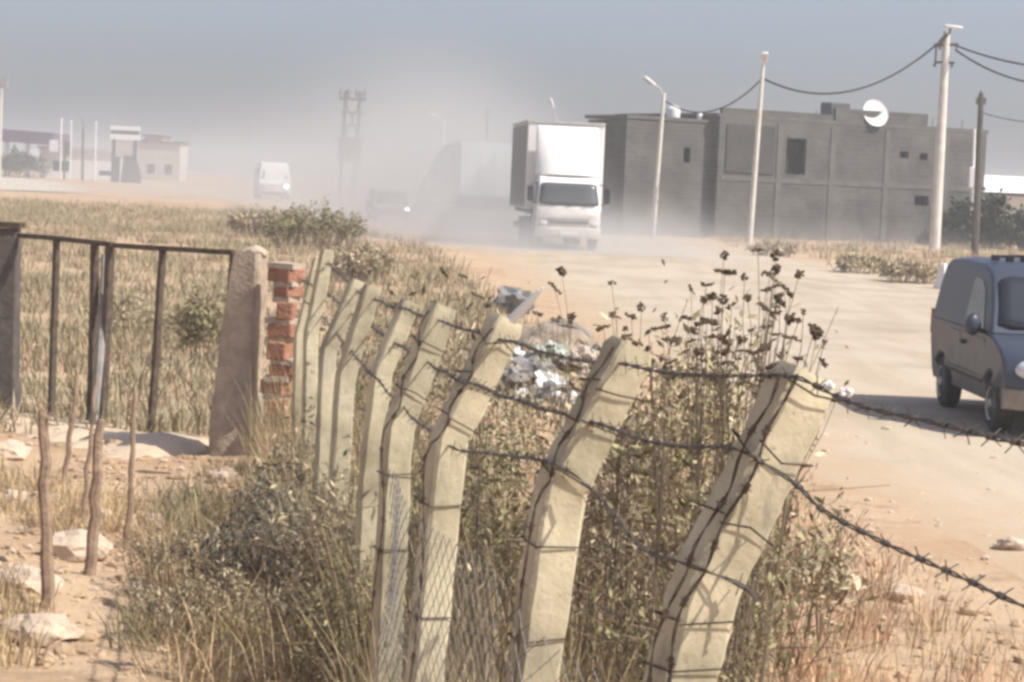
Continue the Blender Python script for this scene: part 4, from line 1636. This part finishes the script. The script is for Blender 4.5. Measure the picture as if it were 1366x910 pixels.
o = link_mesh('threshold', vs, fs, 'sill', smooth=60)
tag(o, kind='structure')
# ------------------------------------------------------------------ stakes in the yard
ST = [((62, 812), (58, 548), .035, 'thick pale wooden stake nearest the camera at the left'), ((84, 668), (104, 500), .02, 'thin leaning stick close behind the thick pale stake'),
      ((121, 765), (134, 560), .035, 'dark split stake between two thinner sticks'), ((110, 700), (128, 505), .016, 'whitish thin stick against the gate middle'), ((170, 735), (182, 520), .02, 'reddish thin stick right of the dark split stake')]
for i, (b, t_, r_, lab) in enumerate(ST):
    bb = G(*b)
    D = (bb - C).dot(Fw)
    tt_ = P(*t_, D)
    s_ = thing('stake', lab, 'stake', bb, 'stakes driven into the yard')
    mb = MB()
    pts = [bb.lerp(tt_, k / 8) + Vector((random.uniform(-.012, .012), random.uniform(-.01, .01), 0)) for k in range(9)]
    pts[0] -= Vector((0, 0, .08))
    mb.tube(pts, [r_ * (1.1 - .05 * k) * random.uniform(.9, 1.1) for k in range(9)], 7)
    build(mb, 'shaft', 'stick', s_)
    mb = MB()
    for q in range(2):
        o_ = bb.lerp(tt_, random.uniform(.55, .9))
        mb.tube([o_, o_ + Vector((random.uniform(-.08, .1), 0, random.uniform(.1, .25)))], [r_ * .35, r_ * .15], 5)
    build(mb, 'twig', 'twig', s_)

# ------------------------------------------------------------------ stones
STONES = [((102, 742), .16, 'pale square stone between the pale stake and the dark split stake'), ((35, 790), .14, 'long flat stone left of the pale stake foot'), ((52, 855), .15, 'pale pointed stone below the pale stake foot'),
          ((20, 672), .10, 'small stone at the left edge under the gate line'), ((78, 672), .07, 'small rounded stone beside the thin leaning stick'), ((298, 645), .12, 'flat pale stone at the foot of the gate pillar'),
          ((205, 700), .08, 'small stone right of the reddish thin stick'), ((10, 612), .16, 'broad pale rubble lump below the gate post'), ((1352, 735), .11, 'grey stone on the sandy verge at the right edge'), ((1205, 800), .09, 'dark soil clod on the verge right of the nearest post'), ((185, 792), .07, 'small reddish stone in the dry grass of the yard'), ((140, 690), .06, 'tiny stone beside the dark split stake')]
for i, ((u, v), r_, lab) in enumerate(STONES):
    p = G(u, v)
    mb = MB()
    mb.blob((p.x, p.y, p.z + r_ * .35), (r_ * random.uniform(.9, 1.4), r_, r_ * random.uniform(.5, .7)), .38, 3, i + 2, 1.3)
    tag(build(mb, 'stone', 'stone', loc=p, smooth=20), lab, 'stone', 'loose stones')
mb = MB()
for i in range(1600):
    if i < 700: x, y = rng.uniform(-5, -1.2), rng.uniform(10.5, 22)
    elif i < 1400: x, y = rng.uniform(.9, 7), rng.uniform(10, 24)
    else: x, y = rng.uniform(3, 13), rng.uniform(22, 60)
    r_ = abs(rng.normal(0, .011)) + .006
    mb.blob((x, y, gh(x, y) + r_ * .4), (r_ * 1.3, r_, r_ * .7), .4, 1, i % 17, 1.4)
tag(build(mb, 'gravel', 'stone', smooth=0), kind='stuff')

# ------------------------------------------------------------------ rubbish heap behind the fence
def litter(name, lab, mat, p, rad, amp, seed, cat='litter', sub=3):
    mb = MB()
    mb.blob((p.x, p.y, p.z), rad, amp, sub, seed, 2.1)
    return tag(build(mb, name, mat, loc=p - Vector((0, 0, rad[2])), smooth=25), lab, cat, 'rubbish on the roadside heap')
LT = [((735, 520), .10, 'plastic_bag', 'plastic_white', 'brightest white bag in the middle of the rubbish heap'), ((755, 540), .09, 'plastic_bag', 'plastic_white', 'white bag at the low right of the rubbish heap'),
      ((697, 535), .07, 'plastic_bag', 'plastic_white', 'narrow white bag at the low left of the rubbish heap'), ((683, 478), .06, 'plastic_bag', 'plastic_white', 'small white scrap at the top left of the heap'),
      ((715, 500), .10, 'rag', 'greyrag', 'grey rag left of the brightest white bag'), ((690, 505), .12, 'rag', 'greyrag', 'large grey rag at the left side of the heap'), ((775, 490), .11, 'rag', 'pinkrag', 'pinkish rag at the right side of the heap'),
      ((740, 478), .15, 'plastic_sheet', 'plastic_green', 'pale green plastic sheet on top of the heap'), ((798, 474), .08, 'plastic_sheet', 'plastic_green', 'small green plastic piece at the right end of the heap'),
      ((780, 520), .09, 'cardboard', 'card', 'brown cardboard piece right of the white bags'), ((722, 545), .10, 'plastic_bag', 'plastic_dark', 'grey plastic bag under the white bags'), ((692, 402), .22, 'rubbish_bag', 'plastic_dark', 'grey rubbish bag at the road edge above the heap')]
for i, ((u, v), r_, nm_, mt_, lab) in enumerate(LT):
    if i == 11:
        g_ = G(685, 418)
        p = g_ + Vector((0, 0, .2))
        litter(nm_, lab, mt_, p, (.36, .3, .26), .45, 5)
        continue
    D = 24.2 - (v - 480) * .012
    r_ *= 1.45
    p = P(u, v - 4, D)
    litter(nm_, lab, mt_, p, (r_ * 1.3, r_, r_ * (.9 if nm_ != 'plastic_sheet' else .5)), .75, i + 5)
# soil heap under it
mb = MB()
c_ = GU(735, 25.2, 520)
mb.blob((c_.x, c_.y, c_.z), (.80, .6, .62), .35, 4, 3, 1.5)
hp = build(mb, 'soil_heap', 'soilheap', loc=c_, smooth=60)
tag(hp, 'low soil heap the rubbish lies on', 'soil heap')
p = G(752, 462)
p = P(752, 452, 26)
ty = thing('old_tyre', 'half buried dusty old tyre on the soil heap', 'tyre', p - Vector((0, 0, .2)))
mb = MB()
mb.tube([p + Vector((.3 * math.cos(a_), .05 * math.sin(a_), .26 * math.sin(a_) - .1)) for a_ in np.linspace(0, math.pi * 2, 25)], .075, 10, cap=False)
build(mb, 'tyre_ring', 'dustpaint', ty)

# ------------------------------------------------------------------ dry umbel plants
PL = [
    (640, 9.6, [(592, 364), (617, 369), (637, 395), (650, 408), (655, 397)], 'dry seed head plant rising between the second and third nearest bent posts'),
    (752, 9.0, [(749, 362), (740, 385), (764, 423), (717, 419)], 'dry seed head plant above the rubbish heap'),
    (828, 8.0, [(816, 378), (816, 420), (805, 438), (842, 422), (856, 410)], 'dry seed head plant directly behind the top of the second nearest post'),
    (885, 7.6, [(886, 423), (883, 438), (865, 443), (895, 455)], 'low dry seed head plant just right of the second nearest post'),
    (932, 7.8, [(922, 387), (943, 380), (939, 400), (925, 441), (943, 429), (922, 455), (930, 470), (918, 425)], 'dense dark seed head plant midway between the two nearest posts'),
    (970, 7.2, [(966, 341), (967, 364), (973, 441), (964, 400), (976, 408), (968, 458)], 'thin seed head plant with one head high above its neighbours'),
    (998, 7.5, [(997, 398), (995, 469), (1004, 440), (985, 478)], 'short seed head plant under the tallest pair'),
    (1022, 7.0, [(1011, 334), (1036, 342), (1036, 359), (1027, 365), (1022, 387), (1024, 436), (1030, 456), (1012, 470)], 'tallest seed head plant left of the nearest post top'),
    (1048, 6.8, [(1066, 367), (1046, 385), (1052, 427), (1030, 489), (1040, 402)], 'spreading seed head plant leaning over the nearest post top'),
    (1085, 6.6, [(1090, 447), (1099, 459), (1086, 441)], 'small seed head plant right behind the nearest post top'),
    (975, 8.4, [(955, 470), (948, 480), (990, 455), (1008, 480), (965, 485)], 'bushy low seed head plant behind the wire between the two nearest posts'),
]
for i, (ub, D, heads, lab) in enumerate(PL):
    ub2 = ub - 60 * max(0, (ub - 940)) / 100
    bb = GU(ub2, D, 600)
    root = thing('seed_head_plant', lab, 'plant', bb, 'dry seed head plants along the fence')
    mb = MB()
    node = P(ub * .7 + ub2 * .3, 590, D)
    hl = []
    mb.tube([bb - Vector((0, 0, .03)), bb.lerp(node, .5) + Vector((random.uniform(-.03, .03), 0, 0)), node], [.0034, .003, .0026], 5)
    hs = list(heads)
    for (u, v) in heads:                                  # smaller side heads below each umbel
        for q in range(random.choice((0, 1, 2, 2))): hs.append((u + random.uniform(-22, 22), v + random.uniform(22, 75)))
    for (u, v) in hs:
        h = P(u, v, D + random.uniform(-.25, .25))
        s0 = bb.lerp(node, random.uniform(.55, 1))
        mid = s0.lerp(h, .55) + Vector(((h.x - s0.x) * -.15 + random.uniform(-.03, .03), 0, .02))
        q3 = mid.lerp(h, .6) + Vector((random.uniform(-.012, .012), 0, 0))
        mb.tube([s0, mid, q3, h], [.0022, .0018, .0015, .0012], 4, cap=False)
        hl.append((h, mid))
    build(mb, 'stems', 'darktwig', root)
    for h, mid in hl:
        hm = MB()
        sc = random.uniform(.6, 1.2)
        tilt = Matrix.Rotation(random.gauss(0, .55), 3, 'Y') @ Matrix.Rotation(random.uniform(-.3, .3), 3, 'X')
        wx, wz = random.choice(((1.5, .6), (1.3, .9), (.6, 1.5), (.8, 2.4), (1.0, 1.0)))
        sc *= random.uniform(.75, 1.1)
        for q in range(22):
            a_ = random.uniform(0, 6.28)
            rr = .021 * sc * math.sqrt(random.random())
            o_ = h + tilt @ Vector((wx * rr * math.cos(a_), rr * math.sin(a_), .0055 * wz * random.uniform(-1, 1) + .15 * rr))
            hm.blob(o_, (.0058 * sc, .0058 * sc, .0046 * sc), .35, 1, q)
        build(hm, 'seed_head', 'seedhead', root)

# ------------------------------------------------------------------ shrubs along the fence and in the yard
def gsh(u, D, v=600): return GU(u, D, v)
SH = [
    (885, 9.0, 1.84, (.48, .4), 110, 15000, .032, 'leaf_dry', 11, 'large dry brown shrub filling the gap between the two nearest posts', .35),
    (940, 8.0, 1.70, (.36, .3), 80, 8500, .032, 'leaf_olive', 12, 'olive shrub close behind the wires left of the nearest post', .25),
    (860, 10.5, 1.45, (.48, .4), 60, 5200, .036, 'leaf_olive', 18, 'olive shrub behind the lean of the second nearest post', .3),
    (690, 10.5, 1.38, (.48, .4), 80, 9500, .034, 'leaf_olive', 13, 'yellow green leafy shrub between the second and third nearest posts', .3),
    (600, 11.5, 1.62, (.24, .3), 50, 3600, .034, 'leaf_dry', 14, 'dry feathery shrub between the third and fourth nearest posts', .2),
    (530, 15.0, 1.75, (.28, .3), 40, 1500, .05, 'leaf_olive', 15, 'small green and yellow weed rising behind the far fence posts', .2),
    (400, 13.2, .75, (.42, .4), 110, 7000, .026, 'leaf_grey', 16, 'dark grey green bush in the yard left of the fence', .3),
    (350, 12.0, .6, (.4, .35), 90, 2600, .024, 'leaf_grey', 27, 'sparse grey bush in front of the darkest yard bush', .3),
    (455, 12.2, .62, (.35, .35), 100, 5000, .026, 'leaf_grey', 17, 'shaded grey bush tight against the foot of the fence', .3),
    (1060, 11.5, .85, (.45, .35), 40, 1700, .05, 'leaf_dry', 19, 'sparse dry shrub right of the nearest post', .3),
    (445, 10.6, .95, (.22, .3), 60, 2600, .03, 'leaf_dry', 31, 'dry brown weed tangle in front of the far fence posts', .2),
    (405, 14.5, .8, (.3, .3), 50, 2200, .035, 'leaf_dry', 32, 'dry weed tangle at the foot of the brick pier', .25),
    (480, 9.8, .8, (.2, .25), 50, 1800, .028, 'leaf_olive', 33, 'thin olive weed left of the fourth nearest post foot', .2),
    (470, 17.5, 1.35, (.3, .3), 40, 1700, .05, 'leaf_dry', 20, 'dry weed clump behind the far end of the fence', .2),
    (265, 27, .95, (.35, .35), 40, 1500, .06, 'leaf_olive', 21, 'green weed seen through the right leaf of the gate', .2),
    (180, 31, .6, (.8, .5), 40, 1300, .06, 'leaf_dry', 22, 'dry weed patch seen through the middle of the gate', .4),
    (245, 12.6, .38, (.4, .35), 60, 1300, .026, 'leaf_dry', 23, 'low dry weed in the middle of the yard grass', .3),
    (300, 11.3, .36, (.45, .3), 60, 1900, .026, 'leaf_dry', 24, 'low dry weed at the bottom of the yard', .3),
    (540, 10.8, .5, (.4, .35), 60, 2200, .026, 'leaf_dry', 25, 'dry weed around the foot of the fourth nearest post', .3),
]
for (u, D, H_, rad, ns, nl, ls, lm_, sd_, lab, br) in SH:
    shrub('shrub', lab, 'shrub', gsh(u, D), H_, rad, ns, nl, ls, lm_, 'twig', sd_, 'shrubs along the fence and yard', base_r=br, thick=.005, zmin=.72 * H_ if H_ > 1.2 else 0)
# shrubs on the mound in the field
for i, (u, D, hgt, rx, lab, mt_) in enumerate(((418, 64, 1.15, 1.5, 'rounded brownish bush on the field mound below the minibus', 'leaf_olive'), (360, 70, .9, 1.3, 'lower wider bush left of the rounded brownish bush', 'leaf_dry'), (480, 50, .75, .8, 'low brown bush between the field and the road', 'leaf_dry'))):
    shrub('field_bush', lab, 'bush', gsh(u, D, 310), hgt, (rx, 1.2), 120, 6000, .085, mt_, 'twig', 40 + i, 'bushes in the field', base_r=rx * .8, thick=.012)
for i, (u, v, hgt, rx, lab) in enumerate(((1155, 365, .5, 1.1, 'low tan weed clump on the far bank in front of the building'), (1215, 378, .55, .8, 'tan weed clump on the far bank beside the pale marker'), (1030, 342, .45, .9, 'weed clump at the foot of the tall street lamp'))):
    shrub('bank_weed', lab, 'weed', G(u, v), hgt, (rx, .8), 60, 1500, .12, 'leaf_dry', 'twig', 50 + i, 'weeds on the far bank', base_r=rx * .8, thick=.01)

# ------------------------------------------------------------------ grasses
def scatter(n, x0, x1, y0, y1, keep, s0=.6, s1=1.3):
    out = []
    while len(out) < n:
        y = y0 * (y1 / y0) ** rng.uniform(0, 1)
        x = rng.uniform(x0, x1)
        if keep(x, y): out.append((x, y, rng.uniform(s0, s1)))
    return out
def fence_x(y): return float(np.interp(y, [4, 4.8, 17, 19], [.7, .5, -1.55, -1.9]))
def clump(x, y, f_, th): return noise.noise((x * f_, y * f_, 5)) > th
grass('yard_grass', 'straw', scatter(620, -4.6, -.2, 10.4, 19, lambda x, y: x < fence_x(y) - .05 and x > -.24 * y and (x > -.9 - (y - 10.4) * .10 - .5 or clump(x, y, .9, .2))), 16, .22, .006, .10)
grass('yard_weeds', 'greengrass', scatter(170, -3.6, -.2, 10.4, 17, lambda x, y: x < fence_x(y) and x > -.14 * y - .3 and clump(x, y, .8, .05)), 14, .24, .007, .10)
grass('fence_grass', 'straw', scatter(760, -2.2, 2.0, 7.0, 18.5, lambda x, y: fence_x(y) - .3 < x < fence_x(y) + .9), 16, .78, .005, .10, .3)
grass('fence_weeds', 'greengrass', scatter(300, -2.2, 2.0, 7.0, 18.5, lambda x, y: fence_x(y) - .3 < x < fence_x(y) + .9 and clump(x, y, 1.1, .0)), 14, .8, .006, .10, .25)
grass('yard_straw', 'straw', scatter(280, -2.9, -.2, 9.8, 15.5, lambda x, y: -.13 * y - .35 < x < fence_x(y)), 12, .42, .005, .14, .7)
# rough soil clods in the yard and on the verge
mb = MB()
for i in range(2600):
    if i < 1500:
        y = 10.4 * 2.0 ** rng.uniform(0, 1)
        x = rng.uniform(-.245 * y, fence_x(min(y, 19)) - .1)
    else:
        y = 9.8 * 2.1 ** rng.uniform(0, 1)
        x = rng.uniform(fence_x(min(y, 19)) + .3, lerp_tab(LEFT, y) - .3)
    r_ = .012 + .03 * rng.random() ** 3 + (.06 * rng.random() if rng.random() < .08 else 0)
    mb.blob((x, y, gh(x, y) + r_ * .15), (r_ * rng.uniform(.9, 1.6), r_ * 1.1, r_ * .6), .55, 1 if r_ < .03 else 2, i % 23, 1.5)
tag(build(mb, 'soil_clods', 'ground', smooth=0), kind='stuff')
grass('verge_grass', 'strawred', scatter(300, .1, 3.2, 9.8, 19, lambda x, y: fence_x(y) + .1 < x < lerp_tab(LEFT, y) - .5 - .5 * rng.random() and clump(x, y, .7, -.22)), 14, .24, .006, .12)
grass('verge_straw', 'straw', scatter(170, .1, 3.0, 9.8, 30, lambda x, y: fence_x(y) + .1 < x < lerp_tab(LEFT, y) - .4 and clump(x, y, .8, .0)), 14, .28, .006, .12)
grass('field_grass', 'fieldgrass', scatter(5600, -34, 1.2, 19.5, 112, lambda x, y: -.25 * y - 1 < x < lerp_tab(LEFT, y) - .8 - .6 * rng.random() and (y > 23 or x < -1.0) and clump(x, y, .35, -.28)), 13, .27, .02, .35, .45)
grass('field_weeds', 'greengrass', scatter(800, -30, 0, 22, 120, lambda x, y: -.25 * y - 1 < x < lerp_tab(LEFT, y) - .9 and clump(x, y, .25, .08)), 10, .34, .018, .3, .4)
grass('bank_grass', 'fieldgrass', scatter(900, 8, 32, 48, 104, lambda x, y: lerp_tab(RIGHT, y) + .4 < x < .26 * y + 2 and (y < 94 or x > 0)), 12, .30, .02, .3, .35)
